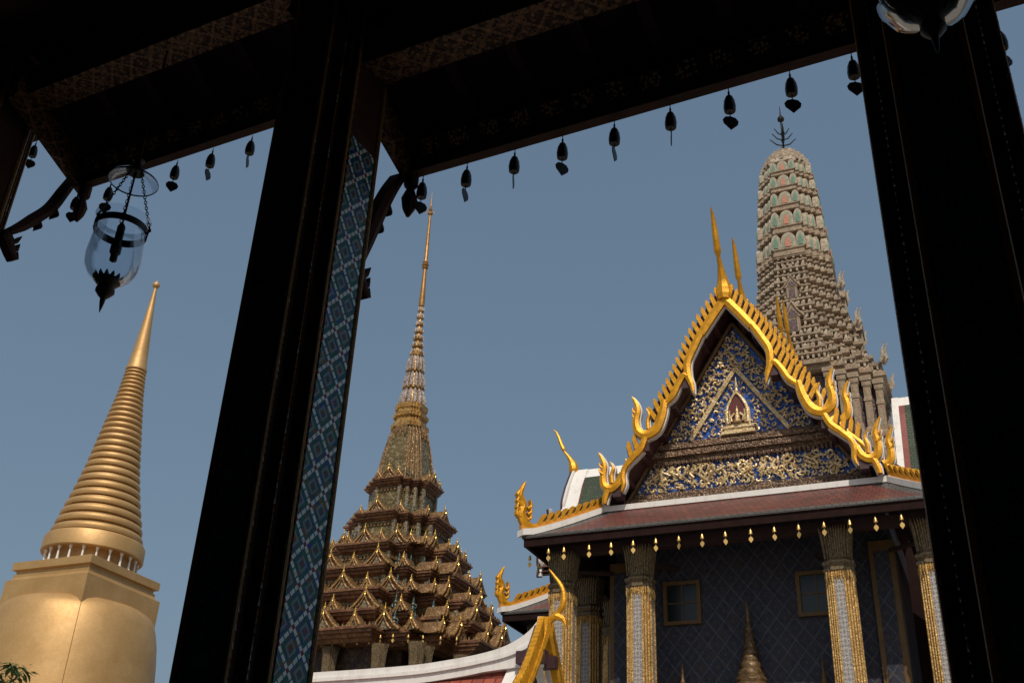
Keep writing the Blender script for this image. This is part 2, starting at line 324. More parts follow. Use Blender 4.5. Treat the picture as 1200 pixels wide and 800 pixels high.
def spline(path, w, res=5):
    if not isinstance(w, (list, tuple)): w = [w]*len(path)
    P = [path[0]]+list(path)+[path[-1]]; Wd = [w[0]]+list(w)+[w[-1]]; op = []; ow = []
    for i in range(1, len(P)-2):
        for k in range(res):
            t = k/res
            def cr(a, b, c, d): return .5*(2*b+(-a+c)*t+(2*a-5*b+4*c-d)*t*t+(-a+3*b-3*c+d)*t**3)
            op.append(tuple(cr(P[i-1][j], P[i][j], P[i+1][j], P[i+2][j]) for j in range(len(P[i])))); ow.append(Wd[i]+(Wd[i+1]-Wd[i])*t)
    op.append(tuple(P[-2])); ow.append(Wd[-2]); return op, ow
def root(name, loc, label, cat, group=None, rz=0):
    o = bpy.data.objects.new(name, None); COL.objects.link(o); o.location = loc; o.rotation_euler.z = rz; o.empty_display_size = .3
    o['label'] = label; o['category'] = cat
    if group: o['group'] = group
    ORG[o.name] = Vector(loc); return o
def group(name, parent):
    """a part that is an empty with sub-parts"""
    o = bpy.data.objects.new(name, None); COL.objects.link(o); o.parent = parent; ORG[o.name] = ORG[parent.name]; return o
def dup(o, parent, loc=None, rz=None):
    c = o.copy(); COL.objects.link(c); c.parent = parent; ORG[c.name] = ORG[parent.name]
    if loc is not None: c.location = loc
    if rz is not None: c.rotation_euler = (0, 0, rz)
    return c
def structure(o): o['kind'] = 'structure'; return o
def plan(c, n):
    s_ = (1-c)/n; q = [(1.0, c)]
    for i in range(n): q += [(1-(i+1)*s_, c+i*s_), (1-(i+1)*s_, c+(i+1)*s_)]
    out = []
    for k in range(4):
        for x, y in q:
            for _ in range(k): x, y = -y, x
            out.append((x, y))
    return out
SQ = [(1, -1), (1, 1), (-1, 1), (-1, -1)]
ORD = ['first', 'second', 'third', 'fourth', 'fifth', 'sixth', 'seventh', 'eighth', 'ninth', 'tenth', 'eleventh', 'twelfth', 'thirteenth', 'fourteenth', 'fifteenth', 'sixteenth', 'seventeenth']

# ---------------------------------------------------------------- ground
g = MB(); g.add([(-3000, -3000, 0), (3000, -3000, 0), (3000, 3000, 0), (-3000, 3000, 0)], [(0, 1, 2, 3)]); structure(g.build('ground', M['ground']))
g = MB(); g.box(-95, 40, 31.5, 100, .004, 4.1); g.box(-95.2, 40.2, 31.3, 100.2, 3.8, 4.25); structure(g.build('terrace', M['stone_grey']))

# ---------------------------------------------------------------- GOLDEN CHEDI
CX, CY = -61.1, 60.0
ch = root('golden_chedi', (CX, CY, 4.25), 'tall golden bell shaped stupa with a ringed conical spire and ball tip', 'stupa')
m = MB()
bell = [(11.5, 4.25), (11.5, 5.2), (10.6, 5.3), (10.6, 6.4), (10.9, 6.5), (10.9, 6.9), (9.6, 7.1), (9.6, 8.2), (9.9, 8.4), (9.7, 8.9), (8.4, 9.1), (8.3, 10.2), (7.4, 10.6), (6.95, 11.6), (6.6, 13), (6.35, 15), (6.2, 17), (6.05, 18.4), (5.85, 19.7), (5.62, 20.6), (5.42, 21.15), (5.1, 21.55), (4.6, 21.85), (4.0, 22.0), (3.4, 22.05)]
m.lathe(bell, 96, (CX, CY, 0)); m.build('bell_dome', M['chedi'], ch)
m = MB(); q_ = math.sqrt(.5); m.tube([(CX+(r_+.004)*q_, CY-(r_+.004)*q_, z_) for r_, z_ in bell[11:21]], .022, 5); m.build('seam', M['gold_old'], ch)
m = MB(); m.loft(SQ, [(3.84, 18), (3.84, 23.25), (3.60, 23.36), (3.52, 23.55), (3.52, 23.75), (3.40, 23.8), (3.44, 23.98), (3.56, 24.02), (3.68, 24.06), (3.68, 24.62), (3.60, 24.66)], (CX, CY)); m.build('square_throne', M['chedi'], ch)
m = MB(); m.lathe([(2.75, 24.6), (2.75, 25.85)], 64, (CX, CY, 0)); m.build('drum', M['chedi'], ch)
cs = MB(); cs.lathe([(.13, 0), (.13, .12), (.09, .16), (.075, .5), (.06, .86), (.11, .92), (.13, 1.06), (.13, 1.2)], 10, (0, 0, 24.64-4.25))
first = cs.build('colonnette', M['white'], ch, local=True)
for i in range(22):
    a = 2*math.pi*(i+.5)/22; p = (3.3*math.cos(a), 3.3*math.sin(a), 0)
    if i == 0: first.location = p
    else: dup(first, ch, p)
m = MB(); m.lathe([(2.7, 25.74), (3.62, 25.72), (3.68, 25.8), (3.66, 26.75), (3.55, 26.95), (3.3, 27.05)], 80, (CX, CY, 0)); m.build('ring_disc', M['chedi'], ch)
prof = []; z = 27.02; N = 27; rings = []
Z0, Z1 = 27.02, 41.5
tot = sum(1-.022*i for i in range(N)); 
def rr(z): 
    pts = [(27.0, 3.42), (28.7, 3.02), (30.3, 2.6), (32.6, 2.1), (35.4, 1.66), (39.2, 1.06), (41.5, .82)]
    for (a, b), (c_, d) in zip(pts, pts[1:]):
        if z <= c_: return b+(d-b)*(z-a)/(c_-a)
    return .82
for i in range(N):
    h = (Z1-Z0)*(1-.022*i)/tot; r = rr(z+h*.3); g_ = .13+.07*r
    prof += [(r-g_, z+.01), (r-.05, z+h*.12), (r, z+h*.32), (r-.02, z+h*.55), (r-.09, z+h*.75), (r-g_, z+h*.86), (r-g_-.01, z+h*.97)]
    z += h
m = MB(); m.lathe(prof, 72, (CX, CY, 0)); m.build('ringed_spire', M['chedi'], ch, 50)
m = MB(); m.lathe([(.78, 41.5), (.84, 41.55), (.84, 41.75), (.76, 41.9), (.62, 43.3), (.42, 45.6), (.26, 47.6), (.16, 49.0), (.13, 49.55)], 40, (CX, CY, 0)); m.build('spire_cone', M['chedi'], ch)
m = MB(); m.lathe([(.02, 49.45)]+[(.31*math.sin(a*math.pi/10), 49.8-.31*math.cos(a*math.pi/10)) for a in range(1, 10)]+[(.06, 50.1), (.02, 50.3)], 24, (CX, CY, 0)); m.build('ball_finial', M['chedi'], ch)

# ---------------------------------------------------------------- MONDOP (tiered spire library)
MX, MY = -34.9, 60.0
mo = root('tiered_mondop', (MX, MY, 4.25), 'brown and gold tiered spire hall with seven stepped cornices of small gables', 'temple')
PM = plan(.42, 3)
tiers = [(16.85, 7.9), (18.05, 7.15), (19.5, 6.4), (21.2, 5.5), (23.0, 4.55), (25.4, 3.5), (28.1, 2.5)]
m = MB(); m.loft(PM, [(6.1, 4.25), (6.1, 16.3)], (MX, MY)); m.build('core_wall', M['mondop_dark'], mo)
# dormer gable, built once in two sizes; local: faces -Y at origin
def gablet(name, w, h, d, parent):
    b = MB(); T = lambda a, dd, z: (a, dd, z)
    prof = [(-w, 0), (-w*.62, h*.30), (-w*.30, h*.62), (0, h), (w*.30, h*.62), (w*.62, h*.30), (w, 0)]
    b.prism(prof, .05, d, T, 0)                                        # roof body
    b.prism([(x*.60, z*.62) for x, z in prof], -.03, .06, T, 2)
    for sgn in (-1, 1):
        b.band([(sgn*w*1.12, -.02), (sgn*w*.66, h*.32), (sgn*w*.3, h*.68), (0, h*1.06)], [.16, .12, .12, .1], -.07, .07, T, 1, 3)
        b.band([(sgn*w*.60, .0), (sgn*w*.36, h*.2), (sgn*w*.15, h*.46), (0, h*.72)], [.10, .08, .08, .06], -.12, -.02, T, 1, 3)
    b.lathe([(.03, h*.98), (.09, h*1.08), (.10, h*1.15), (.03, h*1.22), (.04, h*1.27), (.012, h*1.45)], 8, (0, 0, 0), 3)
    b.lathe([(.03, h*.7), (.07, h*.76), (.02, h*.86), (.01, h*1.0)], 8, (0, -.08, 0), 3)
    o = b.build(name, [M['mondop'], M['gable_gold'], M['mondop_pale'], M['gilt']], parent, local=True); return o
def statuette(parent):
    b = MB(); b.lathe([(.16, 0), (.17, .08), (.10, .14), (.15, .3), (.17, .45), (.12, .6), (.17, .72), (.12, .84), (.09, .9), (.11, 1.0), (.08, 1.1), (.03, 1.3), (.01, 1.45)], 8, (0, 0, 0), 0, True)
    for sgn in (-1, 1): b.tube([(sgn*.14, 0, .74), (sgn*.26, -.02, .6), (sgn*.2, -.08, .42)], [.05, .045, .03], 5)
    return b.build('guardian_figure', M['figure'], parent, local=True)
proto_b = proto_s = proto_f = None
for ti, (zc, h) in enumerate(tiers):
    nz = tiers[ti+1][0] if ti < 6 else 30.0; nh = tiers[ti+1][1] if ti < 6 else 1.9
    b = MB(); k = .55+.45*h/7.5
    b.loft(PM, [(h-.75*k, zc-.62*k), (h-.55*k, zc-.45*k), (h-.42*k, zc-.42*k), (h-.36*k, zc-.25*k), (h-.16*k, zc-.22*k), (h-.12*k, zc-.08*k), (h, zc-.05*k), (h, zc+.07*k), (h-.1*k, zc+.12*k), (h-.3, zc+.14*k)], (MX, MY), 0)
    b.loft(PM, [(nh-.62*k-.05, zc+.05), (nh-.62*k-.05, nz-.5*k)], (MX, MY), 1)
    # antefix teeth along cornice top
    for i in range(len(PM)):
        a = Vector(PM[i])*(h-.03); c_ = Vector(PM[(i+1) % len(PM)])*(h-.03); L = (c_-a).length; nt = max(1, int(L/.28))
        e = (c_-a).normalized(); nn = Vector((e.y, -e.x))
        for j in range(nt):
            p = a+(c_-a)*((j+.5)/nt); q = .10; zt = zc+.07*k
            vs = [(MX+p.x+e.x*q-nn.x*.03, MY+p.y+e.y*q-nn.y*.03, zt), (MX+p.x-e.x*q-nn.x*.03, MY+p.y-e.y*q-nn.y*.03, zt), (MX+p.x-nn.x*.16, MY+p.y-nn.y*.16, zt), (MX+p.x-nn.x*.05, MY+p.y-nn.y*.05, zt+.24)]
            b.add(vs, [(0, 1, 3), (1, 2, 3), (2, 0, 3)], 2)
        # dentils under the wall top
        a2 = Vector(PM[i])*(nh-.59*k-.05); c2 = Vector(PM[(i+1) % len(PM)])*(nh-.59*k-.05); L2 = (c2-a2).length; n2 = max(1, int(L2/.24))
        for j in range(n2):
            p = a2+(c2-a2)*((j+.5)/n2); zt = nz-.75*k
            b.box(MX+p.x-.07, MX+p.x+.07, MY+p.y-.07, MY+p.y+.07, zt-.16, zt+.05, 2)
    # vertical pilaster strips at the redent corners
    w = .10*k+.02
    for x, y in PM:
        if abs(x) > .99 or abs(y) > .99 or (x*x+y*y) > .98:
            b.box(MX+x*(nh-.59*k-.05)-w, MX+x*(nh-.59*k-.05)+w, MY+y*(nh-.59*k-.05)-w, MY+y*(nh-.59*k-.05)+w, zc+.1, nz-.55*k, 3)
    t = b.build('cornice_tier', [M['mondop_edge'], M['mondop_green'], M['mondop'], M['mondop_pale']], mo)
    sc = (.62+.38*h/7.5)
    rows = [(0, 1, 1.0), (-.26, 0, 1.0), (.26, 0, 1.0), (-.42, 1, .86), (.42, 1, .86), (-.62, 0, .82), (.62, 0, .82)] if ti < 5 else [(0, 1, 1.0), (-.3, 0, 1.0), (.3, 0, 1.0)]
    if ti % 2: rows = [(0, 0, 1.), (-.3, 1, 1.0), (.3, 1, 1.0), (-.55, 0, .86), (.55, 0, .86)] if ti < 5 else [(0, 1, 1.0), (-.42, 0, .86), (.42, 0, .86)]
    for side, ang in ((0, 0), (1, math.pi/2), (3, -math.pi/2)):
        if side == 3 and ti < 4: continue
        ca, sa = math.cos(ang), math.sin(ang)
        for u, big, inn in rows:
            lx, ly = u*h, -(h*inn-.26)
            p = (lx*ca-ly*sa, lx*sa+ly*ca, zc+.13*k-4.25)
            if proto_b is None:
                proto_b = gablet('dormer_gable', .88, 1.05, 1.6, t); proto_s = gablet('dormer_gable', .42, .70, 1.3, t)
                proto_b.location = p; proto_b['_used'] = 1; continue
            src = proto_b if big else proto_s
            if not big and '_used' not in proto_s: o = proto_s; o['_used'] = 1; o.location = p; o.rotation_euler.z = ang
            else: o = dup(src, t, p, ang)
            o.scale = (sc, sc, sc)
        for u in (.54, .66, .80):
            inn = 1-(u-.42)
            lx, ly = u*(nh-.2), -(inn*(nh-.2))
            p = (lx*ca-ly*sa, lx*sa+ly*ca, zc+.14*k-4.25)
            if side == 3: continue
            if proto_f is None: proto_f = statuette(t); o = proto_f; o.location = p
            else: o = dup(proto_f, t, p, ang)
            o.scale = (sc*.9,)*3
for o in list(bpy.data.objects):
    if '_used' in o: del o['_used']
# lower storey columns
b = MB(); PC = plan(.5, 2)
b.loft(PC, [(.33, 4.25), (.33, 14.4)], (0, 0), 0); b.loft(PC, [(.36, 14.4), (.40, 14.6), (.34, 14.7), (.36, 15.4), (.42, 16.0), (.38, 16.1)], (0, 0), 1)
for i in range(24):
    a = 2*math.pi*i/24; b.tube([(.35*math.cos(a), .35*math.sin(a), 14.7), (.38*math.cos(a), .38*math.sin(a), 15.5), (.50*math.cos(a), .50*math.sin(a), 16.15)], [.035, .05, .012], 4, 1)
b.v = [(x, y, z) for x, y, z in b.v]
cb = MB(); cb.v = [(x+MX, y+MY, z) for x, y, z in b.v]; cb.f = b.f; cb.m = b.m; cb.sm = b.sm
c0 = cb.build('column', [M['mondop'], M['capital']], mo)
k = 0
for u in (-6.6, -3.2, .1, 3.3, 5.6):
    for ang in (0, math.pi/2):
        ly = -6.7 if abs(u) < 5 else -5.6
        ca, sa = math.cos(ang), math.sin(ang); p = (u*ca-ly*sa, u*sa+ly*ca, 0)
        if k == 0: c0.location = p
        else: dup(c0, mo, p)
        k += 1
# spire
b = MB(); PS = plan(.55, 3)
b.loft(PS, [(1.75, 28.2), (1.62, 29.2), (1.42, 30.6), (1.18, 31.9), (1.02, 32.5)], (MX, MY), 0)
for i, (x, y) in enumerate(PS):
    b.tube([(MX+x*r_, MY+y*r_, z_) for r_, z_ in ((1.78, 28.2), (1.64, 29.2), (1.44, 30.6), (1.2, 31.9), (1.03, 32.5))], [.07, .065, .06, .05, .05], 4, 1)
for k4 in range(4):
    for u in (-.3, 0, .3):
        a = k4*math.pi/2; pts = []
        for dz, r_ in ((32.4, 1.04), (32.05, 1.16), (31.6, 1.27)):
            x, y = u*r_, -r_*1.01; pts.append((MX+x*math.cos(a)-y*math.sin(a), MY+x*math.sin(a)+y*math.cos(a), dz))
        b.tube(pts, [.18, .15, .03], 5, 1)
b.build('tapered_spire_body', [M['mondop_green'], M['mondop']], mo)
b = MB(); b.loft(PS, [(1.16, 32.45), (1.16, 32.75), (1.0, 32.85), (.95, 33.2), (1.08, 33.3), (1.1, 33.55), (.92, 33.62), (.92, 33.85), (1.0, 33.95), (1.0, 34.3), (.8, 34.4)], (MX, MY)); b.build('spire_collar', M['spire_gold'], mo)
b = MB(); zz = 34.35; hh = 1.35; r0 = .86
for s_ in range(3):
    b.lathe([(r0*.8, zz), (r0*.62, zz+hh)], 20, (MX, MY, 0), 1)
    for i in range(14):
        a = 2*math.pi*i/14; b.tube([(MX+r0*q*math.cos(a), MY+r0*q*math.sin(a), zz+t_*hh) for q, t_ in ((1., 0), (.97, .35), (.82, .75), (.7, .93))], [r0*.15, r0*.17, r0*.14, .02], 5, 0)
    b.lathe([(r0*.78, zz+hh*.9), (r0*.84, zz+hh*.94), (r0*.84, zz+hh), (r0*.7, zz+hh*1.03)], 20, (MX, MY, 0), 2)
    zz += hh; r0 *= .84
b.build('lotus_stage', [M['spire_white'], M['spire_gold'], M['spire_gold']], mo)
b = MB(); zz = 38.4; rb = .46
for s_ in range(7):
    hh = .60; b.lathe([(rb*.6, zz), (rb*.95, zz+.06), (rb, zz+.2), (rb*.9, zz+.36), (rb*.6, zz+.44), (rb*.55, zz+hh)], 14, (MX, MY, 0), 1)
    for i in range(12):
        a = 2*math.pi*i/12; b.tube([(MX+rb*q*math.cos(a), MY+rb*q*math.sin(a), zz+t_) for q, t_ in ((.9, .04), (1.06, .2), (.9, .4))], [.03, .055, .02], 4, 0)
    zz += hh; rb *= .88
b.build('ringed_lotus_buds', [M['spire_white'], M['spire_gold']], mo)
b = MB(); b.lathe([(.19, 42.5), (.22, 42.7), (.18, 44.0), (.13, 45.75), (.24, 45.85), (.17, 45.95), (.28, 46.1), (.17, 46.25), (.22, 46.35), (.14, 46.5), (.13, 48.2), (.09, 50.7), (.2, 50.8), (.2, 50.9), (.07, 51.0), (.14, 51.25), (.06, 51.4), (.1, 51.6), (.04, 51.8), (.03, 52.5), (.005, 53.0)], 14, (MX, MY, 0)); 
for i in range(6):
    a = i*math.pi/3; b.tube([(MX+.1*math.cos(a), MY+.1*math.sin(a), 50.8), (MX+.3*math.cos(a), MY+.3*math.sin(a), 51.0), (MX+.33*math.cos(a), MY+.33*math.sin(a), 51.25)], [.03, .03, .01], 4)
b.build('needle_finial', M['gold_old'], mo)

# ---------------------------------------------------------------- PRANG
PX, PY = -7.95, 60.0
pr = root('corncob_prang', (PX, PY, 22.0), 'pale porcelain corncob prang tower with green and orange niches and iron trident', 'tower')
PP = plan(.42, 4)
def niche(name, w, h, mats, parent):
    b = MB(); T = lambda a, d, z: (a, d, z)
    arch = [(-w, 0)]+[(-w*math.cos(t*math.pi/10), h*.45+h*.55*math.sin(t*math.pi/10)) for t in range(0, 11)]+[(w, 0)]
    b.prism(arch, -.10, .3, T, 0)
    b.prism([(x*.72, z*.82) for x, z in arch], -.15, -.08, T, 1)
    b.prism([(x*.42, z*.66+.02) for x, z in arch], -.20, -.13, T, 2)
    return b.build(name, mats, parent, local=True)
rowz = [(39.55, 41.35, 2.20, 2.10), (41.35, 43.15, 2.06, 1.98), (43.15, 44.7, 1.93, 1.86), (44.7, 46.1, 1.83, 1.74), (46.1, 47.35, 1.68, 1.5)]
pn = ps = None
for ri, (z0, z1, h0, h1) in enumerate(rowz):
    H = z1-z0; b = MB()
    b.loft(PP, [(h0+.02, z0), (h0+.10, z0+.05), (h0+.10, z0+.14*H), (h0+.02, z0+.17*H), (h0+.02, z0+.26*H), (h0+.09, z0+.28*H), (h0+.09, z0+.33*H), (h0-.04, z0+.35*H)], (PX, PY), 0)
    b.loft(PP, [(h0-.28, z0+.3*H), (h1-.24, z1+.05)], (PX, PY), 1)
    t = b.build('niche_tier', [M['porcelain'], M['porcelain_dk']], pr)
    for ang in (0, math.pi/2, -math.pi/2):
        ca, sa = math.cos(ang), math.sin(ang)
        for u in (-.86, -.72, -.575, -.345, 0, .345, .575, .72, .86):
            au = abs(u); inn = 1.0 if au <= .42 else 1-.145*math.ceil((au-.42)/.145-1e-6)
            lx, ly = u*h0, -(inn*h0-.10)
            p = (lx*ca-ly*sa, lx*sa+ly*ca, z0+.35*H-22.0)
            cen = (u == 0); wide = au < .5
            if cen:
                if pn is None: pn = niche('niche', .46, 1.12, [M['porcelain_lt'], M['por_green'], M['por_orange']], t); o = pn; o.location = p; o.rotation_euler.z = ang
                else: o = dup(pn, t, p, ang)
                s_ = H/1.8; o.scale = (h0/2.2, h0/2.2, s_)
            else:
                if ps is None: ps = niche('antefix', .27, 1.10, [M['porcelain_lt'], M['por_green'], M['por_deepgreen']], t); o = ps; o.location = p; o.rotation_euler.z = ang
                else: o = dup(ps, t, p, ang)
                o.scale = (h0/2.2*(1.05 if wide else .58), h0/2.2, H/1.8*(1 if wide else .96))
b = MB(); b.loft(PP, [(1.52, 47.3), (1.6, 47.4), (1.5, 47.75), (1.36, 47.8), (1.38, 48.05), (1.12, 48.3), (1.12, 48.55), (.8, 48.8), (.74, 49.0), (.4, 49.2), (.15, 49.3)], (PX, PY))
for i in range(20):
    a = 2*math.pi*i/20
    for r_, z_, q in ((1.42, 47.6, .22), (1.16, 48.15, .2), (.82, 48.6, .16)): b.tube([(PX+r_*math.cos(a), PY+r_*math.sin(a), z_), (PX+r_*1.03*math.cos(a), PY+r_*1.03*math.sin(a), z_+.25), (PX+r_*.8*math.cos(a), PY+r_*.8*math.sin(a), z_+.55)], [q, q*.9, .02], 5)
b.build('crown_dome', M['porcelain_lt'], pr)
b = MB(); b.lathe([(.16, 49.2), (.12, 49.5), (.07, 49.6), (.06, 51.9), (.1, 51.95), (.22, 52.05), (.24, 52.2), (.12, 52.4), (.06, 52.5), (.02, 53.3)], 10, (PX, PY, 0))
for z_, L in ((49.85, .85), (50.35, .68), (50.8, .5)):
    for k4 in range(4):
        a = k4*math.pi/2+.3
        b.tube([(PX, PY, z_), (PX+L*.5*math.cos(a), PY+L*.5*math.sin(a), z_+.1), (PX+L*math.cos(a), PY+L*math.sin(a), z_+.55)], [.045, .05, .03], 5)
b.build('trident_finial', M['bronze'], pr)
# stepped cornice courses below the niche rows
prof_h = [(31.1, 4.45), (32.0, 3.78), (33.7, 3.30), (35.3, 2.90), (36.2, 2.6), (38.05, 2.35), (39.55, 2.28)]
def ph(z):
    for (a, b_), (c_, d) in zip(prof_h, prof_h[1:]):
        if z <= c_: return b_+(d-b_)*(z-a)/(c_-a)
    return 2.28
z = 31.1; k = 0
while z < 39.4:
    st = .58 if z < 36 else .5; st = min(st, 39.58-z); h = ph(z); b = MB()
    b.loft(PP, [(h-.42, z), (h-.42, z+st*.32), (h-.12, z+st*.38), (h-.10, z+st*.48), (h, z+st*.52), (h, z+st*.70), (h-.05, z+st*.73), (h-.40, z+st*.80), (h-.42, z+st)], (PX, PY), 0)
    for i in range(len(PP)):
        a = Vector(PP[i])*(h-.08); c_ = Vector(PP[(i+1) % len(PP)])*(h-.08); L = (c_-a).length; nt = max(1, round(L/(.42 if k % 2 else .30)))
        e = (c_-a).normalized(); nn = Vector((e.y, -e.x)); big = (k % 2 == 1); q = min(.13 if big else .07, L*.42/nt)
        for j in range(nt):
            p = a+(c_-a)*((j+.5)/nt); zt = z+st*.70; hh = .34 if big else .15
            b.add([(PX+p.x+e.x*q+nn.x*.04, PY+p.y+e.y*q+nn.y*.04, zt), (PX+p.x-e.x*q+nn.x*.04, PY+p.y-e.y*q+nn.y*.04, zt), (PX+p.x-nn.x*.2, PY+p.y-nn.y*.2, zt), (PX+p.x+e.x*q*.8+nn.x*.06, PY+p.y+e.y*q*.8+nn.y*.06, zt+hh*.5), (PX+p.x-e.x*q*.8+nn.x*.06, PY+p.y-e.y*q*.8+nn.y*.06, zt+hh*.5), (PX+p.x-nn.x*.06, PY+p.y-nn.y*.06, zt+hh)], [(0, 1, 4, 3), (3, 4, 5), (0, 3, 5, 2), (1, 2, 5, 4)], 1)
            if nt > 1: b.box(PX+p.x-.06, PX+p.x+.06, PY+p.y-.06, PY+p.y+.06, z+.02, z+st*.42, 1)
    t = b.build('cornice_course', [M['porcelain'], M['porcelain_lt'], M['porcelain_dk']], pr); z += st; k += 1
# false dormer doors on each visible face
def falsedoor(parent):
    b = MB(); T = lambda a, d, z: (a, d, z)
    b.box(-.62, .62, -.35, .6, 0, 1.5, 0); b.box(-.34, .34, -.38, -.33, .1, 1.3, 1)
    for sg in (-1, 1): b.box(sg*.45-.09, sg*.45+.09, -.46, -.3, 0, 1.4, 2)
    b.prism([(-.95, 1.5), (-.4, 2.2), (0, 3.0), (.4, 2.2), (.95, 1.5)], -.42, .8, T, 0)
    b.prism([(-.5, 1.62), (0, 2.4), (.5, 1.62)], -.46, -.40, T, 1)
    for sg in (-1, 1): b.band([(sg*1.05, 1.45), (sg*.45, 2.2), (0, 3.1)], [.16, .13, .1], -.52, -.38, T, 2, 3)
    return b.build('false_doorway', [M['porcelain'], M['por_purple'], M['porcelain']], parent, local=True)
fd = None
for ang in (0, math.pi/2):
    for z_, r_, s_ in ((33.5, 3.2, .66), (36.2, 2.55, .52)):
        ca, sa = math.cos(ang), math.sin(ang); ly = -r_; p = (-ly*sa, ly*ca, z_-22)
        if fd is None: fd = falsedoor(pr); o = fd; o.location = p
        else: o = dup(fd, pr, p, ang)
        o.scale = (s_,)*3
# corner horns
hn = None
for z_, r_ in ((31.4, 4.35), (34.3, 3.15), (37.2, 2.45)):
    for sx, sy in ((1, -.42), (1, .42)):
        p = (sx*r_, sy*r_, z_-22+.1); ang = math.atan2(sy, sx)
        if hn is None:
            b = MB()
            for o_ in (-.12, .2): b.tube([(PX+.1, PY+o_, 22), (PX+.32, PY+o_, 22.3), (PX+.30, PY+o_, 22.7), (PX+.5, PY+o_, 23.2)], [.14, .15, .09, .02], 5)
            hn = b.build('corner_horn', M['porcelain_lt'], pr); o = hn; o.location = p; o.rotation_euler.z = ang
        else: o = dup(hn, pr, p, ang)
# pilaster storey
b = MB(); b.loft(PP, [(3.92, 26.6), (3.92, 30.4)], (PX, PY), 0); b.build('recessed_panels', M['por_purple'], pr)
b = MB(); b.loft(PP, [(4.2, 30.3), (4.35, 30.4), (4.4, 30.62), (4.6, 30.7), (4.6, 30.95), (4.45, 31.0), (4.3, 31.15)], (PX, PY), 0)
b.loft(PP, [(5.4, 22), (5.4, 25.2), (5.2, 25.3), (5.2, 25.9), (4.9, 26.0), (4.9, 26.4), (4.55, 26.6), (4.5, 27.0), (4.1, 27.1)], (PX, PY), 0)
for i in range(len(PP)):
    a = Vector(PP[i]); c_ = Vector(PP[(i+1) % len(PP)])
    for zt, hh, q in ((25.9, 5.2, .2), (26.95, 4.5, .16)):
        L = ((c_-a)*hh).length; nt = max(1, int(L/.45)); e = (c_-a).normalized(); nn = Vector((e.y, -e.x))
        for j in range(nt):
            p = (a+(c_-a)*((j+.5)/nt))*hh; b.add([(PX+p.x+e.x*q, PY+p.y+e.y*q, zt), (PX+p.x-e.x*q, PY+p.y-e.y*q, zt), (PX+p.x-nn.x*.3, PY+p.y-nn.y*.3, zt), (PX+p.x-nn.x*.06, PY+p.y-nn.y*.06, zt+.5)], [(0, 1, 3), (1, 2, 3), (2, 0, 3)], 1)
b.build('base_mouldings', [M['porcelain'], M['porcelain_lt']], pr)
pil = None
for x, y in PP:
    if x*x+y*y < 1.0 and not (abs(x) > .99 or abs(y) > .99) and abs(abs(x)+abs(y)-1.42) > .02: continue
    if y > .75: continue
    p = (x*4.12, y*4.12, 0)
    if pil is None:
        b = MB(); b.loft(SQ, [(.27, 27.0), (.27, 27.3), (.19, 27.4), (.19, 28.9), (.23, 28.95), (.23, 29.1), (.19, 29.15), (.19, 29.8), (.24, 29.9), (.25, 30.15), (.30, 30.2), (.30, 30.5)], (PX, PY)); pil = b.build('pilaster', M['porcelain'], pr); pil.location = p
    else: dup(pil, pr, p)

exec_after = []
# ---------------------------------------------------------------- TEMPLE HALL
HX = -7.95
th = root('temple_hall', (HX, 48.0, 4.25), 'ornate temple hall with gold edged gable, blue relief pediment, red porch roof and mosaic columns', 'temple')
def frame(O, d):
    d = Vector(d); e = Vector((-d.y, d.x))                      # right hand of someone facing the front
    return lambda u, v, z: (O[0]+u*e.x+v*d.x, O[1]+u*e.y+v*d.y, z)
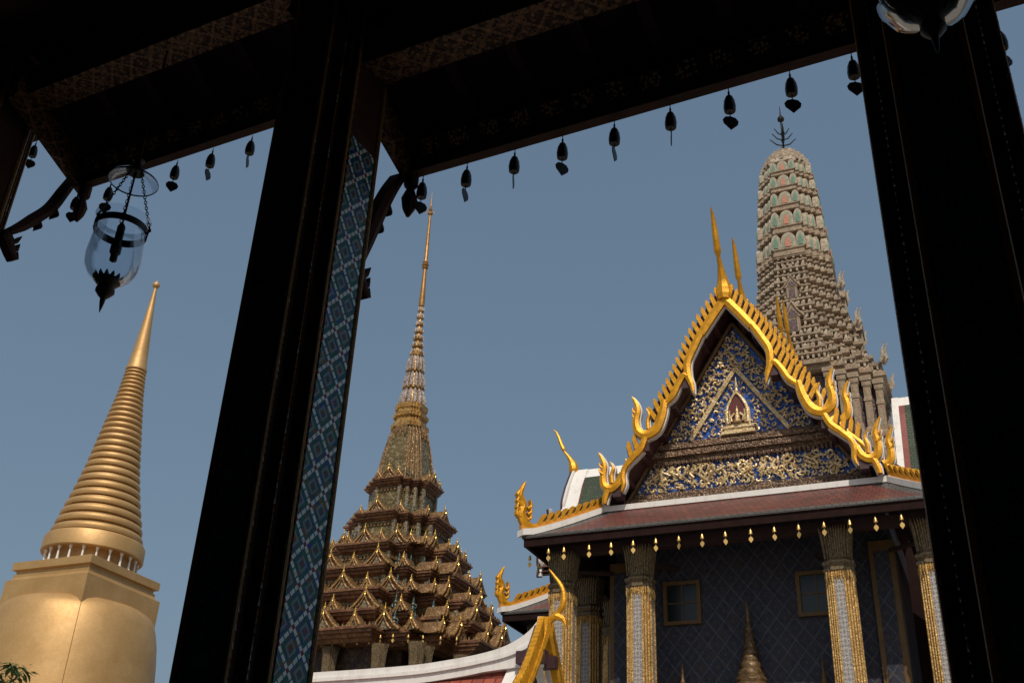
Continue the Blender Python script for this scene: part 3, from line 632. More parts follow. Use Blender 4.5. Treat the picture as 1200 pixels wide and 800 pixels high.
# board pieces (half gable, u>0), relative to base z 17.1 and apex 25.0 (the front gable)
def bargeboard(T, parent, z0=0.0, su=1.0, sz=1.0, zb=17.1, with_fins=True):
    f = lambda pts: [(u*su, zb+z0+(z-17.1)*sz) for u, z in pts]
    for sg in (-1, 1):
        T2 = lambda u, v, z: T(sg*u, v, z)
        b = MB(); mi = [M['gold'] if with_fins else M['purple'], M['whitetile'], M['purple']]
        def strip(pts, w, d0=-.02, d1=.16):
            w = [q*.80 for q in w]; b.band(f(pts), w, d0, d1, T2, 0)
            b.band(f(pts), [q+.08 for q in w], d0-.10, d0+.02, T2, 1)
        strip([(0.0, 24.98), (.55, 24.22), (1.02, 23.52)], [.42, .42, .40])
        strip([(1.0, 23.62), (1.35, 22.95), (1.62, 22.35), (1.62, 21.75), (1.50, 21.35), (1.42, 20.92)], [.34, .36, .36, .32, .24, .04])
        strip([(1.56, 21.62), (1.78, 21.78), (2.02, 21.45), (2.28, 20.95), (2.66, 20.62)], [.16, .28, .30, .30, .22])
        strip([(2.60, 20.80), (2.72, 20.2), (2.98, 19.62), (3.38, 19.42), (3.72, 19.62), (3.80, 20.05), (3.72, 20.5), (3.78, 20.85), (3.94, 21.15)], [.30, .40, .46, .44, .40, .32, .28, .20, .03])
        strip([(3.42, 19.3), (3.62, 18.86), (3.92, 18.55), (4.22, 18.22)], [.26, .34, .30, .24])
        strip([(4.10, 18.34), (4.28, 18.12), (4.36, 17.8), (4.32, 17.45), (4.40, 17.15)], [.18, .24, .24, .2, .04])
        strip([(4.40, 17.95), (4.55, 17.55), (4.85, 17.35), (5.12, 17.5), (5.18, 17.9), (5.12, 18.3), (5.2, 18.6), (5.36, 18.92)], [.22, .34, .40, .36, .30, .24, .18, .03])
        strip([(4.95, 17.35), (5.08, 17.0), (5.12, 16.75)], [.26, .26, .2])
        # inner flames of the two naga heads
        for bx, bz in ((3.30, 19.55), (4.80, 17.45)):
            for q in range(1):
                strip([(bx-.14*q, bz+.1+.18*q), (bx+.02-.16*q, bz+.45+.18*q), (bx-.05-.17*q, bz+.72+.18*q), (bx+.06-.17*q, bz+1.0+.18*q)], [.18, .16, .12, .02])
        for bx, bz, L in ((3.76, 20.1, .42), (5.16, 17.95, .38)):
            for q in range(2): strip([(bx-.02, bz+.25*q), (bx+.12, bz+.12+.25*q), (bx+.17, bz+L*.7+.25*q)], [.10, .08, .02])
        # underside purlin ends
        for u, z in ((1.72, 21.42), (3.45, 18.95), (4.62, 17.2)):
            bu, bz = f([(u, z)])[0]; b.prism([(bu-.16, bz-.2), (bu+.16, bz-.2), (bu+.16, bz+.16), (bu-.16, bz+.16)], -.5, .1, T2, 2)
        o = b.build('bargeboard', mi, parent)
        # fins (bai raka)
        if not with_fins: continue
        b = MB(); line = f([(.12, 25.1), (1.05, 23.72), (1.85, 22.05), (2.30, 21.20), (2.85, 20.35), (3.05, 19.95)]); line2 = f([(3.72, 19.0), (4.2, 18.45)])
        def fins(line, sp, hgt):
            pts, _ = spline(line, .1, 8); acc = .1; tp = pts[0]
            for i in range(1, len(pts)):
                a_, c_ = Vector(pts[i-1]), Vector(pts[i]); L = (c_-a_).length
                while acc < L:
                    p = a_+(c_-a_)*(acc/L); t = (c_-a_).normalized(); n_ = Vector((-t.y, t.x)); n_ = n_ if n_.x > 0 else -n_
                    dr = (n_*.80-t*.55).normalized()
                    q0 = p-t*.11; q1 = p+t*.11; tip = p+dr*hgt
                    w_ = t*.10
                    b.prism([tuple(q0), tuple(q1), tuple(tip+w_+dr*-.05), tuple(tip+dr*.10-w_*.2), tuple(tip-w_)], -.05, .14, T2, 0)
                    b.prism([tuple(q1), tuple(q1+t*.05), tuple(tip+w_+t*.03-dr*.06), tuple(tip+w_-dr*.05)], -.10, .10, T2, 1)
                    acc += sp
                acc -= L
        b.band([(u+.16, z+.10) for u, z in line], .34, -.12, -.06, T2, 1, 4, ridge=0); fins(line, .335, .50); b.build('fin_row', [M['gold'], M['purple']], o)
        b = MB(); fins(line2, .36, .5); b.build('fin_row', [M['gold'], M['purple']], o)
def chofa(T, parent, zr, s=1.0):
    b = MB(); path = [(0, .05, 0), (0, .02, .25), (0, .06, .6), (0, .22, 1.0), (0, .48, 1.42), (0, .72, 1.75), (0, .80, 1.95), (0, .98, 2.35), (0, 1.16, 2.85), (0, 1.36, 3.3), (0, 1.62, 3.62)]
    rad = [.28, .35, .33, .20, .115, .08, .15, .135, .115, .08, .015]
    pts, ws = spline([(p[1]*s, p[2]*s) for p in path], [r_*s for r_ in rad], 4)
    b.tube([T(0, p[0], zr+p[1]) for p in pts], ws, 8, 0, True)
    return b.build('chofa', M['gold'], parent)
PROFILE = [(0, 25.05), (.55, 24.3), (1.05, 23.55), (1.75, 22.1), (2.35, 20.95), (2.95, 19.95), (3.6, 18.95), (4.3, 18.05), (5.25, 17.2)]
def gable_roof(T, parent, v0, v1, dz=0., su=1., sz=1., zb=17.1, mats=('gtile_y', 'tile_y'), wb=.55, rb_=.25):
    b = MB()
    for sg in (-1, 1):
        pr_ = [(u*su, zb+dz+(z-17.1)*sz) for u, z in PROFILE]
        vs_ = [v0, v0-wb, v0-wb-rb_, v1]
        for k in range(len(vs_)-1):
            for i in range(len(pr_)-1):
                (u0, z0), (u1, z1) = pr_[i], pr_[i+1]
                mi = 0 if (k == 0 or i == 0) else (1 if k == 1 else 2)
                if i == len(pr_)-2: mi = 3
                up = .02 if k else .06
                p = [T(sg*u0, vs_[k], z0+up), T(sg*u1, vs_[k], z1+up), T(sg*u1, vs_[k+1], z1+up), T(sg*u0, vs_[k+1], z0+up)]
                b.add(p, [(0, 1, 2, 3)], mi)
        # soffit
        for i in range(len(pr_)-1):
            (u0, z0), (u1, z1) = pr_[i], pr_[i+1]
            b.add([T(sg*u0, v0, z0-.22), T(sg*u1, v0, z1-.22), T(sg*u1, v1, z1-.22), T(sg*u0, v1, z0-.22)], [(0, 1, 2, 3)], 4)
            b.add([T(sg*u0, v0, z0-.22), T(sg*u1, v0, z1-.22), T(sg*u1, v0, z1+.06), T(sg*u0, v0, z0+.06)], [(0, 1, 2, 3)], 4)
        # rafters under the overhang
        for i in range(1, len(pr_)-1):
            u0, z0 = pr_[i]
            b.prism([(sg*u0-.10, z0-.42), (sg*u0+.10, z0-.42), (sg*u0+.10, z0-.2), (sg*u0-.10, z0-.2)], v0-.05, max(v0-1.3, v1), T, 4)
    return b.build('gable_roof', [M['white'], M['redtrim'], M[mats[0]], M[mats[1]], M['purple']], parent)
TS = frame((HX, 37.95), (0, -1))
gable_roof(TS, th, -.12, -6.0); bargeboard(TS, th); chofa(TS, th, 24.9)
TS2 = frame((HX, 41.9), (0, -1))
gable_roof(TS2, th, 0, -8, 1.35, 1.03, 1.0); bargeboard(TS2, th, 1.35, 1.03, 1.0); chofa(TS2, th, 26.15, .96)
TS3 = frame((HX, 49.5), (0, -1)); gable_roof(TS3, th, 0, -3, 4.2, 1.03, 1.0); chofa(frame((HX, 52.6), (0, -1)), th, 29.4, .95); chofa(frame((HX, 54.9), (0, -1)), th, 30.4, .95)
TW = frame((-22.75, 60), (-1, 0)); gable_roof(TW, th, 0, -7, 2.95, 1., 1., mats=('gtile_x', 'tile_x'), wb=.95, rb_=.05); bargeboard(TW, th, 2.95, with_fins=False); chofa(TW, th, 27.85, .9)
TE = frame((6.85, 60), (1, 0)); gable_roof(TE, th, 0, -4, 2.95, 1., 1., mats=('gtile_x', 'tile_x')); bargeboard(TE, th, 2.95, with_fins=False); chofa(TE, th, 27.85, .9)
TE2 = frame((-3.35, 60), (-1, 0)); gable_roof(TE2, th, 0, -7.2, 5.0, 1., 1., mats=('gtile_x', 'tile_x'), wb=.36, rb_=.30)

# pediment -----------------------------------------------------------
pd = MB(); PYL = 39.2
TP = lambda u, v, z: (HX+u, PYL-v, z)
pd.prism([(-4.95, 16.5), (4.95, 16.5), (4.68, 16.85), (0, 24.45), (-4.68, 16.85)], -.3, 0, TP, 0)
ped = pd.build('pediment', M['blueglass'], th)
b = MB()
for z0, z1, d, hw in ((16.55, 16.80, .30, 5.0), (16.80, 16.98, .16, 4.85), (16.98, 17.22, .24, 4.7), (17.22, 17.42, .12, 4.5), (18.66, 18.84, .14, 3.75), (18.84, 19.06, .30, 3.78), (19.06, 19.16, .16, 3.55), (19.16, 19.36, .26, 3.5), (19.36, 19.5, .12, 3.3)):
    b.box(-hw, hw, 0, d, z0, z1, 0, TP)
for i in range(44):
    u = -3.6+7.2*i/43; b.tube([TP(u, .14, 18.66), TP(u, .16, 18.56), TP(u, .12, 18.46)], [.085, .075, .02], 5, 0)
for i in range(60):
    u = -4.5+9.*i/59; b.box(u-.05, u+.05, .24, .30, 17.02, 17.18, 0, TP)
b.build('cornice', M['carved'], ped)
b = MB()
for sg in (-1, 1):
    T2 = lambda u, v, z: TP(sg*u, v, z)
    b.band([(4.72, 16.9), (2.36, 20.72), (0.02, 24.45)], .14, 0, .22, T2, 0, 2)
b.build('raking_fillet', M['frame_gold'], ped)
b = MB()
for sg in (-1, 1):
    T2 = lambda u, v, z: TP(sg*u, v, z)
    b.band([(1.95, 19.5), (.98, 20.95), (0.0, 22.4)], .17, .02, .14, T2, 0, 2)
    for i in range(26):
        q = (i+.5)/26; b.tube([T2(1.95*(1-q), .13, 19.5+2.9*q), T2(1.95*(1-q), .18, 19.5+2.9*q)], [.055, .03], 5)
b.build('inner_triangle_band', M['relief'], ped)
rnd = random.Random(3)
def curl(b, u, z, s, v=.03):
    a0 = rnd.uniform(0, 6.28); dr = rnd.choice((-1, 1)); pts = []; rd = []
    n = 9
    for i in range(n):
        t = i/(n-1); r_ = s*(1-.82*t); a = a0+dr*t*4.6
        pts.append(TP(u+r_*math.cos(a), v+.05*math.sin(t*3.1)+.05*t, z+r_*math.sin(a))); rd.append((.30*(1-t)+.16)*s*(1 if i else .3))
    b.tube(pts, rd, 5)
def leaf(b, u, z, s, v=.05):
    a = rnd.uniform(0, 6.28); c, s2 = math.cos(a), math.sin(a)
    b.tube([TP(u, v, z), TP(u+.5*s*c, v+.05, z+.5*s*s2), TP(u+s*c, v+.02, z+s*s2)], [.05*s+.01, .16*s, .01], 4)
b = MB(); bl_, br_ = MB(), MB(); z = 19.62
while z < 24.2:
    hw = 4.68*(24.45-z)/7.6-.18; u = -hw
    while u <= hw:
        uu = u+rnd.uniform(-.05, .05); zz = z+rnd.uniform(-.05, .05)
        onband = abs(abs(uu)-1.95*(22.4-zz)/2.9) < .15 and zz < 22.4
        innich = abs(uu) < .42 and 19.5 < zz < 21.15
        if not onband and not innich:
            inside = abs(uu) < 1.95*(22.4-zz)/2.9
            bb = (bl_ if uu < 0 else br_) if inside else b
            if inside and rnd.random() < .45: leaf(bb, uu, zz, .20)
            else: curl(bb, uu, zz, .105 if inside else .12)
        u += .195
    z += .185
b.build('outer_relief', M['relief'], ped); bl_.build('inner_relief', M['relief'], ped); br_.build('inner_relief', M['relief'], ped)
b = MB(); z = 17.55; row = 0
while z < 18.5:
    hw = 4.68*(24.45-z)/7.6-.22; u = -hw
    while u <= hw:
        curl(b, u+rnd.uniform(-.07, .07), z+rnd.uniform(-.05, .05), rnd.uniform(.08, .15), .04)
        if rnd.random() < .7: leaf(b, u+.1, z+rnd.uniform(-.1, .1), .26)
        u += .21
    z += .20
for i in range(46):
    u = rnd.uniform(-3.6, 3.6); z_ = rnd.uniform(17.5, 18.1); l1, l2 = rnd.uniform(-.25, .25), rnd.uniform(-.25, .25)
    b.tube([TP(u, .05, z_), TP(u+l1, .15, z_+.16), TP(u+l2, .16, z_+.32), TP(u+l1*.3, .08, z_+.46)], [.03, .06, .055, .02], 5)
b.build('frieze_relief', M['relief'], ped)
b = MB()
arch = [(-.40, 19.95), (-.40, 20.5), (-.28, 20.85), (0, 21.25), (.28, 20.85), (.40, 20.5), (.40, 19.95)]
b.prism([(x*1.22, 20.4+(z-20.4)*1.16) for x, z in arch], .04, .20, TP, 0); b.prism(arch, .2, .23, TP, 1)
for w_, z0, z1, d in ((.66, 19.5, 19.62, .3), (.56, 19.62, 19.74, .24), (.62, 19.74, 19.84, .28)): b.box(-w_, w_, .02, d, z0, z1, 0, TP)
b.band(arch, .09, .2, .28, TP, 0, 2)
b.lathe([(.05, 21.25), (.1, 21.35), (.04, 21.5), (.06, 21.58), (.01, 22.0)], 8, (HX, PYL-.14, 0), 0)
b.lathe([(.15, 19.95), (.16, 20.02), (.09, 20.08), (.10, 20.2), (.07, 20.3), (.045, 20.36), (.065, 20.42), (.04, 20.5), (.01, 20.68)], 10, (HX, PYL-.26, 0), 0)
for sg in (-1, 1): b.tube([TP(sg*.1, .28, 20.35), TP(sg*.25, .28, 20.2), TP(sg*.22, .3, 20.0)], [.05, .045, .04], 5, 0); b.tube([TP(sg*.3, .26, 19.95), TP(sg*.3, .26, 20.5)], .035, 5, 0)
b.build('niche_shrine', [M['relief'], plain('red_niche', (.10, .014, .012), .5)], ped)

# porch roof -----------------------------------------------------------
def lean_to(parent, X0, X1, Yf, Yb, zo=14.95, zi=16.68, inx=2.1, iny=2.9, soff=True, sides=(1, 1)):
    """hipped lean-to: outer rectangle X0..X1 from Yf back to Yb, rising inward"""
    b = MB(); N = 5
    def zc(t): return zo+(zi-zo)*(t**1.12)
    bands = [0, .10, .3, .5, .7, .9, 1.0]
    for t0, t1 in zip(bands, bands[1:]):
        a = [(X0+inx*t0, Yf+iny*t0), (X1-inx*t0, Yf+iny*t0), (X1-inx*t1, Yf+iny*t1), (X0+inx*t1, Yf+iny*t1)]
        edge = t0 == 0
        # field split so the hip border keeps its grey tiles
        bw = .75
        pts = [(a[0], a[3], 0), ]
        xl0, xr0, xl1, xr1 = a[0][0], a[1][0], a[3][0], a[2][0]; z0, z1 = zc(t0), zc(t1)
        b.add([(xl0, a[0][1], z0), (xl0+bw, a[0][1], z0), (xl1+bw, a[3][1], z1), (xl1, a[3][1], z1)], [(0, 1, 2, 3)], 1)
        b.add([(xr0-bw, a[0][1], z0), (xr0, a[0][1], z0), (xr1, a[3][1], z1), (xr1-bw, a[3][1], z1)], [(0, 1, 2, 3)], 1)
        b.add([(xl0+bw, a[0][1], z0), (xr0-bw, a[0][1], z0), (xr1-bw, a[3][1], z1), (xl1+bw, a[3][1], z1)], [(0, 1, 2, 3)], 1 if edge else 0)
        for on, x0, x1 in ((sides[0], xl0, xl1), (sides[1], xr0, xr1)):
            if on: b.add([(x0, a[0][1], z0), (x1, a[3][1], z1), (x1, Yb, z1), (x0, Yb, z0)], [(0, 1, 2, 3)], 3 if edge else 2)
    # underside, fascia
    for t in (0,):
        b.add([(X0, Yf, zo-.08), (X1, Yf, zo-.08), (X1-inx, Yf+iny, zi-.35), (X0+inx, Yf+iny, zi-.35)], [(0, 1, 2, 3)], 4)
        if sides[0]: b.add([(X0, Yf, zo-.08), (X0+inx, Yf+iny, zi-.35), (X0+inx, Yb, zi-.35), (X0, Yb, zo-.08)], [(0, 1, 2, 3)], 4)
        if sides[1]: b.add([(X1, Yf, zo-.08), (X1-inx, Yf+iny, zi-.35), (X1-inx, Yb, zi-.35), (X1, Yb, zo-.08)], [(0, 1, 2, 3)], 4)
    o = b.build('porch_roof', [M['tile_x'], M['greytile_x'], M['tile_y'], M['greytile_y'], M['darkwood']], parent)
    b = MB()
    b.box(X0-.04, X1+.04, Yf-.05, Yf+.10, zo-.12, zo-.01, 1); b.box(X0+.02, X1-.02, Yf+.01, Yf+.13, zo-.42, zo-.12, 0); b.box(X0+.3, X1-.3, Yf+.28, Yf+.42, zo-.30, zo+.02, 0)
    if sides[0]: b.box(X0-.05, X0+.10, Yf+.1, Yb, zo-.118, zo-.012, 1); b.box(X0+.03, X0+.15, Yf+.13, Yb, zo-.418, zo-.118, 0)
    if sides[1]: b.box(X1-.10, X1+.05, Yf+.1, Yb, zo-.118, zo-.012, 1); b.box(X1-.15, X1-.03, Yf+.13, Yb, zo-.418, zo-.118, 0)
    b.build('eave_fascia', [M['fascia'], M['greytile_x']], o)
    b = MB(); b.box(X0+inx, X1-inx, Yf+iny-.16, Yf+iny+.12, zi-.06, zi+.16, 0); b.build('ridge_band', M['white'], o)
    for sg, on in ((-1, sides[0]), (1, sides[1])):
        if not on: continue
        xo = X0 if sg < 0 else X1; d = Vector((-sg*inx, iny, 0)); dn = Vector((d.x, d.y, 0)).normalized(); L = math.hypot(inx, iny)
        def TH(s_, v, z): return (xo+dn.x*s_-dn.y*v, Yf+dn.y*s_+dn.x*v, z)
        b = MB(); zz = lambda s_: zo+(zi-zo)*(max(0, s_/L)**1.12)
        n = 8
        for i in range(n):
            s0, s1 = -.15+(L+.15)*i/n, -.15+(L+.15)*(i+1)/n
            p = [(s0, zz(s0)-.04), (s1, zz(s1)-.04), (s1, zz(s1)+.20), (s0, zz(s0)+.20)]
            b.prism(p, -.2, .2, TH, 0)
            p = [(s0, zz(s0)+.20), (s1, zz(s1)+.20), (s1, zz(s1)+.38), (s0, zz(s0)+.38)]
            b.prism(p, -.09, .09, TH, 1)
        m2 = 9
        for i in range(m2):
            s0 = .55+(L-.7)*i/m2; b.prism([(s0, zz(s0)+.34), (s0+.13, zz(s0)+.36), (s0+.40, zz(s0)+.80), (s0+.26, zz(s0)+.80)], -.10, .10, TH, 2)
            b.prism([(s0+.13, zz(s0)+.36), (s0+.19, zz(s0)+.37), (s0+.44, zz(s0)+.76), (s0+.40, zz(s0)+.80)], -.07, .07, TH, 3)
        hp = b.build('hip_ridge', [M['white'], M['orange'], M['gold'], M['purple']], o)
        b = MB()
        b.band([(.62, zo+.42), (.30, zo+.42), (.02, zo+.5), (-.14, zo+.85), (-.06, zo+1.2), (-.22, zo+1.55), (-.14, zo+1.85), (-.02, zo+2.12)], [.10, .24, .36, .32, .24, .20, .14, .02], -.08, .08, TH, 0)
        for q in range(4): b.band([(-.05-.03*q, zo+.62+.26*q), (-.34, zo+.78+.26*q), (-.30+.05*q, zo+1.05+.26*q)], [.16, .12, .02], -.08, .08, TH, 0, 3)
        for q in range(3): b.band([(.10, zo+.62+.22*q), (.26, zo+.76+.22*q), (.20, zo+1.0+.22*q)], [.14, .10, .02], -.08, .08, TH, 0, 3)
        b.build('naga_finial', M['gold'], hp)
    return o
lean_to(th, HX-7.5, HX+7.5, 35.6, 46.5)
lean_to(th, -20.45, -13.2, 45.0, 62, sides=(1, 0))
lean_to(th, .6, 4.55, 45.0, 62, sides=(0, 1))

# walls, windows, doors -----------------------------------------------------------
b = MB(); WY = 38.85
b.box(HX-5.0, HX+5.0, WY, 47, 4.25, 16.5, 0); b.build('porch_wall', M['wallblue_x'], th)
b = MB(); b.box(-18.2, 2.3, 47.9, 72, 4.25, 20.2); b.box(HX-4.2, HX+4.2, 40, 56, 16.5, 17.6); b.build('body_wall', M['fascia'], th)  # near-black wall colour stands in for the porch shade
b = MB(); b.box(-20.0, 4.0, 56.2, 63.8, 20.2, 23.5, 0); b.box(HX-3, HX+3, 43, 54, 17.7, 20.0, 0); b.build('upper_wall', M['stone_grey'], th)
for u in (-2.43, 2.43):
    b = MB()
    b.box(HX+u-.70, HX+u-.56, WY-.14, WY, 12.15, 13.75); b.box(HX+u+.56, HX+u+.70, WY-.14, WY, 12.15, 13.75)
    b.box(HX+u-.56, HX+u+.56, WY-.14, WY, 12.15, 12.28); b.box(HX+u-.56, HX+u+.56, WY-.14, WY, 13.62, 13.75)
    b.box(HX+u-.02, HX+u+.02, WY-.08, WY-.02, 12.28, 13.62); b.box(HX+u-.56, HX+u+.56, WY-.075, WY-.025, 12.93, 12.97)
    w = b.build('window', M['frame_gold'], th)
    b = MB(); b.box(HX+u-.56, HX+u+.56, WY-.05, WY-.03, 12.28, 13.62); b.build('pane', M['pane'], w)
for u, zt, s_ in ((0, 12.75, 1.0), (-2.43, 10.7, .62), (2.43, 10.7, .62)):
    b = MB(); c_ = (HX+u, WY-.35, 0); base = zt-3.1*s_
    pf = [(.95, -.6), (.85, -.3), (.98, -.25), (.98, -.12), (.62, -.05)]
    z_ = 0; r_ = .56
    for i in range(9): pf += [(r_, z_), (r_*1.04, z_+.1), (r_*.94, z_+.2)]; z_ += .24; r_ *= .83
    pf += [(.08, 2.2), (.05, 2.6), (.07, 2.65), (.02, 3.1)]
    b.lathe([(max(.01, a*s_*1.15), base+z_*s_) for a, z_ in pf], 12, c_)
    o = b.build('door_spire', M['dullspire'] if u == 0 else M['frame_gold'], th)
    b = MB(); wd = 1.0*s_
    b.box(HX+u-wd, HX+u-wd*.8, WY-.5, WY, 4.25, base-.6*s_, 0); b.box(HX+u+wd*.8, HX+u+wd, WY-.5, WY, 4.25, base-.6*s_, 0); b.box(HX+u-wd*1.1, HX+u+wd*1.1, WY-.6, WY, base-.75*s_, base-.5*s_, 0); b.box(HX+u-wd*.8, HX+u+wd*.8, WY-.2, WY-.02, 4.25, base-.75*s_, 1)
    b.build('doorway', [M['frame_gold'], M['lacquer']], o)
for u in (-4.75, 4.75):
    b = MB(); b.box(HX+u-.42, HX+u+.42, WY-.22, WY+.6, 4.25, 14.6, 0); b.box(HX+u-.25, HX+u+.25, WY-.26, WY-.2, 4.6, 14.2, 1); b.build('pier', [M['frame_gold'], M['wallblue_x']], th)
# columns
PCOL = plan(.46, 3)
def column(parent):
    X, Y = HX, 37.05; b = MB()
    b.loft(PCOL, [(.62, 4.25), (.62, 4.9), (.5, 5.1), (.455, 5.3), (.425, 13.05)], (X, Y), 0)
    o = b.build('column', M['colgold'], parent)
    # bead ribs on the redents
    b = MB()
    for x, y in PCOL:
        if x*x+y*y > .98: b.tube([(X+x*.455, Y+y*.455, 5.3), (X+x*.425, Y+y*.425, 13.05)], .042, 6)
    b.build('gilt_rib', M['colrib'], o)
    for k4, mt in ((0, 'x'), (1, 'y'), (3, 'y')):
        b = MB(); ca, sa = math.cos(k4*math.pi/2), math.sin(k4*math.pi/2)
        pts = []
        for u, v, z in ((-.165, -.460, 5.4), (.165, -.460, 5.4), (.15, -.432, 12.85), (-.15, -.432, 12.85)): pts.append((X+u*ca-v*sa, Y+u*sa+v*ca, z))
        n_ = Vector((sa, -ca, 0))*-.02; b.add([(p[0]-n_.x*0, p[1]-n_.y*0, p[2]) for p in pts]+[(p[0]+n_.x, p[1]+n_.y, p[2]) for p in pts], [(0, 1, 2, 3), (0, 4, 5, 1), (1, 5, 6, 2), (2, 6, 7, 3), (3, 7, 4, 0)]); b.build('white_mosaic_strip', M['colwhite_'+mt], o)
    b = MB(); b.loft(PCOL, [(.44, 13.0), (.50, 13.05), (.50, 13.15), (.44, 13.2), (.47, 13.26), (.52, 13.3), (.52, 13.38), (.45, 13.44), (.43, 13.5), (.44, 14.0), (.50, 14.4), (.46, 14.5)], (X, Y), 0)
    for i in range(40):
        a = 2*math.pi*i/40; c_, s_ = math.cos(a), math.sin(a); q = 1/max(abs(c_), abs(s_))**.55
        b.tube([(X+.43*q*c_, Y+.43*q*s_, 13.48), (X+.455*q*c_, Y+.455*q*s_, 13.95), (X+.50*q*c_, Y+.50*q*s_, 14.3), (X+.57*q*c_, Y+.57*q*s_, 14.55)], [.028, .040, .045, .010], 5, 0)
        b.tube([(X+.45*q*c_, Y+.45*q*s_, 13.02), (X+.47*q*c_, Y+.47*q*s_, 12.85), (X+.45*q*c_, Y+.45*q*s_, 12.62 if i % 2 else 12.74)], [.03, .036, .008], 4, 1)
    b.build('lotus_capital', [M['capital'], M['colrib']], o); return o
def dup_tree(o, parent, loc):
    c_ = dup(o, parent, loc)
    for k in list(o.children): dup(k, c_)
    return c_
c0 = column(th); spots = [(-3.48, 37.05), (3.48, 37.05), (-6.45, 37.05), (6.45, 37.05), (-6.55, 40.2), (6.55, 40.2), (-6.55, 43.4), (6.55, 43.4)]
for i, (u, y) in enumerate(spots):
    if i == 0: c0.location = (u, 0, 0)
    else: dup_tree(c0, th, (u, y-37.05, 0))
for x, y in ((-19.1, 46.4), (-15.6, 46.4), (3.2, 46.4)): dup_tree(c0, th, (x-HX, y-37.05, 0))
b = MB(); b.box(HX-7.0, HX+7.0, 36.85, 37.25, 14.5, 14.85); b.box(HX-6.95, HX-6.6, 37.26, 47, 14.5, 14.85); b.box(HX+6.6, HX+6.95, 37.26, 47, 14.5, 14.85)
for u in (-6.5, -3.4, 3.4, 6.5): b.tube([(HX+u, 37.2, 14.0), (HX+u*.75, WY, 14.25)], .09, 6)
b.build('architrave', M['darkwood'], th)
b = MB(); b.box(HX-7.3, HX+7.3, 35.9, 48, 4.25, 4.6); b.box(-20, 4.2, 48, 74, 4.25, 4.6); b.build('stylobate', M['stone_grey'], th)

# ---------------------------------------------------------------- wind bells of the far halls
def bell_far(name, parent=None):
    b = MB(); b.lathe([(.012, .24), (.012, .16), (.05, .14), (.075, .05), (.10, -.10), (.03, -.10)], 10, (0, 0, 0), 0)
    o = b.build('bell_body', M['bellgold'], None)
    b2 = MB(); b2.tube([(0, 0, -.08), (0, 0, -.24)], .012, 4)
    T = lambda a, d, z: (a, d, z); b2.prism([(0, -.20), (.10, -.30), (.115, -.39), (.06, -.47), (0, -.56), (-.06, -.47), (-.115, -.39), (-.10, -.30)], -.012, .012, T); l_ = b2.build('clapper_leaf', M['bellgold'], None)
    return o, l_
fb, fl = bell_far('wind_bell'); used = [0]
def put_bell(loc, label, grp, rz=0, s=.66):
    r_ = root('wind_bell', loc, label, 'bell', grp, rz); r_.scale = (s, s, s)
    for o in (fb, fl):
        if used[0] < 2: o.parent = r_; used[0] += 1
        else: c_ = o.copy(); COL.objects.link(c_); c_.parent = r_
bx = [-14.49, -13.89, -12.92, -12.09, -11.27, -10.44, -9.61, -8.78, -7.97, -7.10, -6.30, -5.49, -4.66, -3.83, -3.01, -2.2]
bn = ['gilt wind bell left of the end column capital, leftmost along the temple porch eave', 'gilt wind bell on the end column capital, under the temple porch eave'] + \
     ['gilt wind bell under the temple porch eave, %s to the right of the end column' % q for q in ('first', 'second')] + \
     ['gilt wind bell in front of the left inner column capital under the porch eave'] + \
     ['gilt wind bell against the dark porch wall, %s right of the left inner column' % q for q in ORD[:7]] + \
     ['gilt wind bell over the left edge of the right inner column capital', 'gilt wind bell at the right edge of the right inner column capital', 'gilt wind bell first to the right of the right inner column', 'gilt wind bell beside the far right column capital']
rb = random.Random(5)
for x, l in zip(bx, bn): put_bell((x, 35.73, 14.30), l, 'wind bells along the temple porch eave', rb.uniform(-.6, .6))
put_bell((-15.42, 36.2, 14.28), 'gilt wind bell hanging clear against the sky at the porch corner', 'wind bells along the temple porch eave', .7)
put_bell((-15.42, 37.1, 14.28), 'darker wind bell seen edge on just right of the porch corner bell', 'wind bells along the temple porch eave', 1.5)
for x, l in zip([-35.34, -34.6, -33.8, -32.98, -32.2, -31.5, -30.7, -29.9, -29.17, -28.3, -27.5], ORD):
    put_bell((x, 53.1 if x < -30.5 else 53.1+(x+30.5)*.5, 16.48), 'small gilt bell under the lowest mondop cornice, %s from the blue mosaic pillar' % l, 'wind bells under the mondop cornice', rb.uniform(-.5, .5))

# ---------------------------------------------------------------- white ridged roof below the mondop
wr = root('white_ridged_pavilion', (-15.5, 27, 0), 'low pavilion roof with thick white upswept ridge, red tiles and a gold finial', 'pavilion')
GXE = -11.0; RY = 27.0
ridge = [(-20.5, 8.22), (-18, 8.22), (-15, 8.26), (-13.6, 8.36), (-12.6, 8.49), (-11.95, 8.66), (-11.4, 8.95), (-11.08, 9.28)]
b = MB(); T = lambda a, d, z: (a, RY+d, z); pts, _ = spline(ridge, .1, 6)
top = pts; 
def low(p):
    x, z = p; return (x, min(z-.50, 7.78+max(0, (x+15))*.085))
for i in range(len(pts)-1):
    p0, p1 = pts[i], pts[i+1]; q0, q1 = low(p0), low(p1)
    b.prism([q0, q1, p1, p0], -.24, .24, T, 0)
    m0, m1 = (p0[0], p0[1]*.55+q0[1]*.45), (p1[0], p1[1]*.55+q1[1]*.45)
    b.prism([(m0[0], m0[1]-.05), (m1[0], m1[1]-.05), (m1[0], m1[1]+.05), (m0[0], m0[1]+.05)], -.30, .30, T, 0)
b.build('white_ridge', M['white'], wr)
b = MB(); sl_ = [(0, 8.02), (.8, 7.05), (1.7, 6.2), (2.8, 5.4), (4.0, 4.75)]
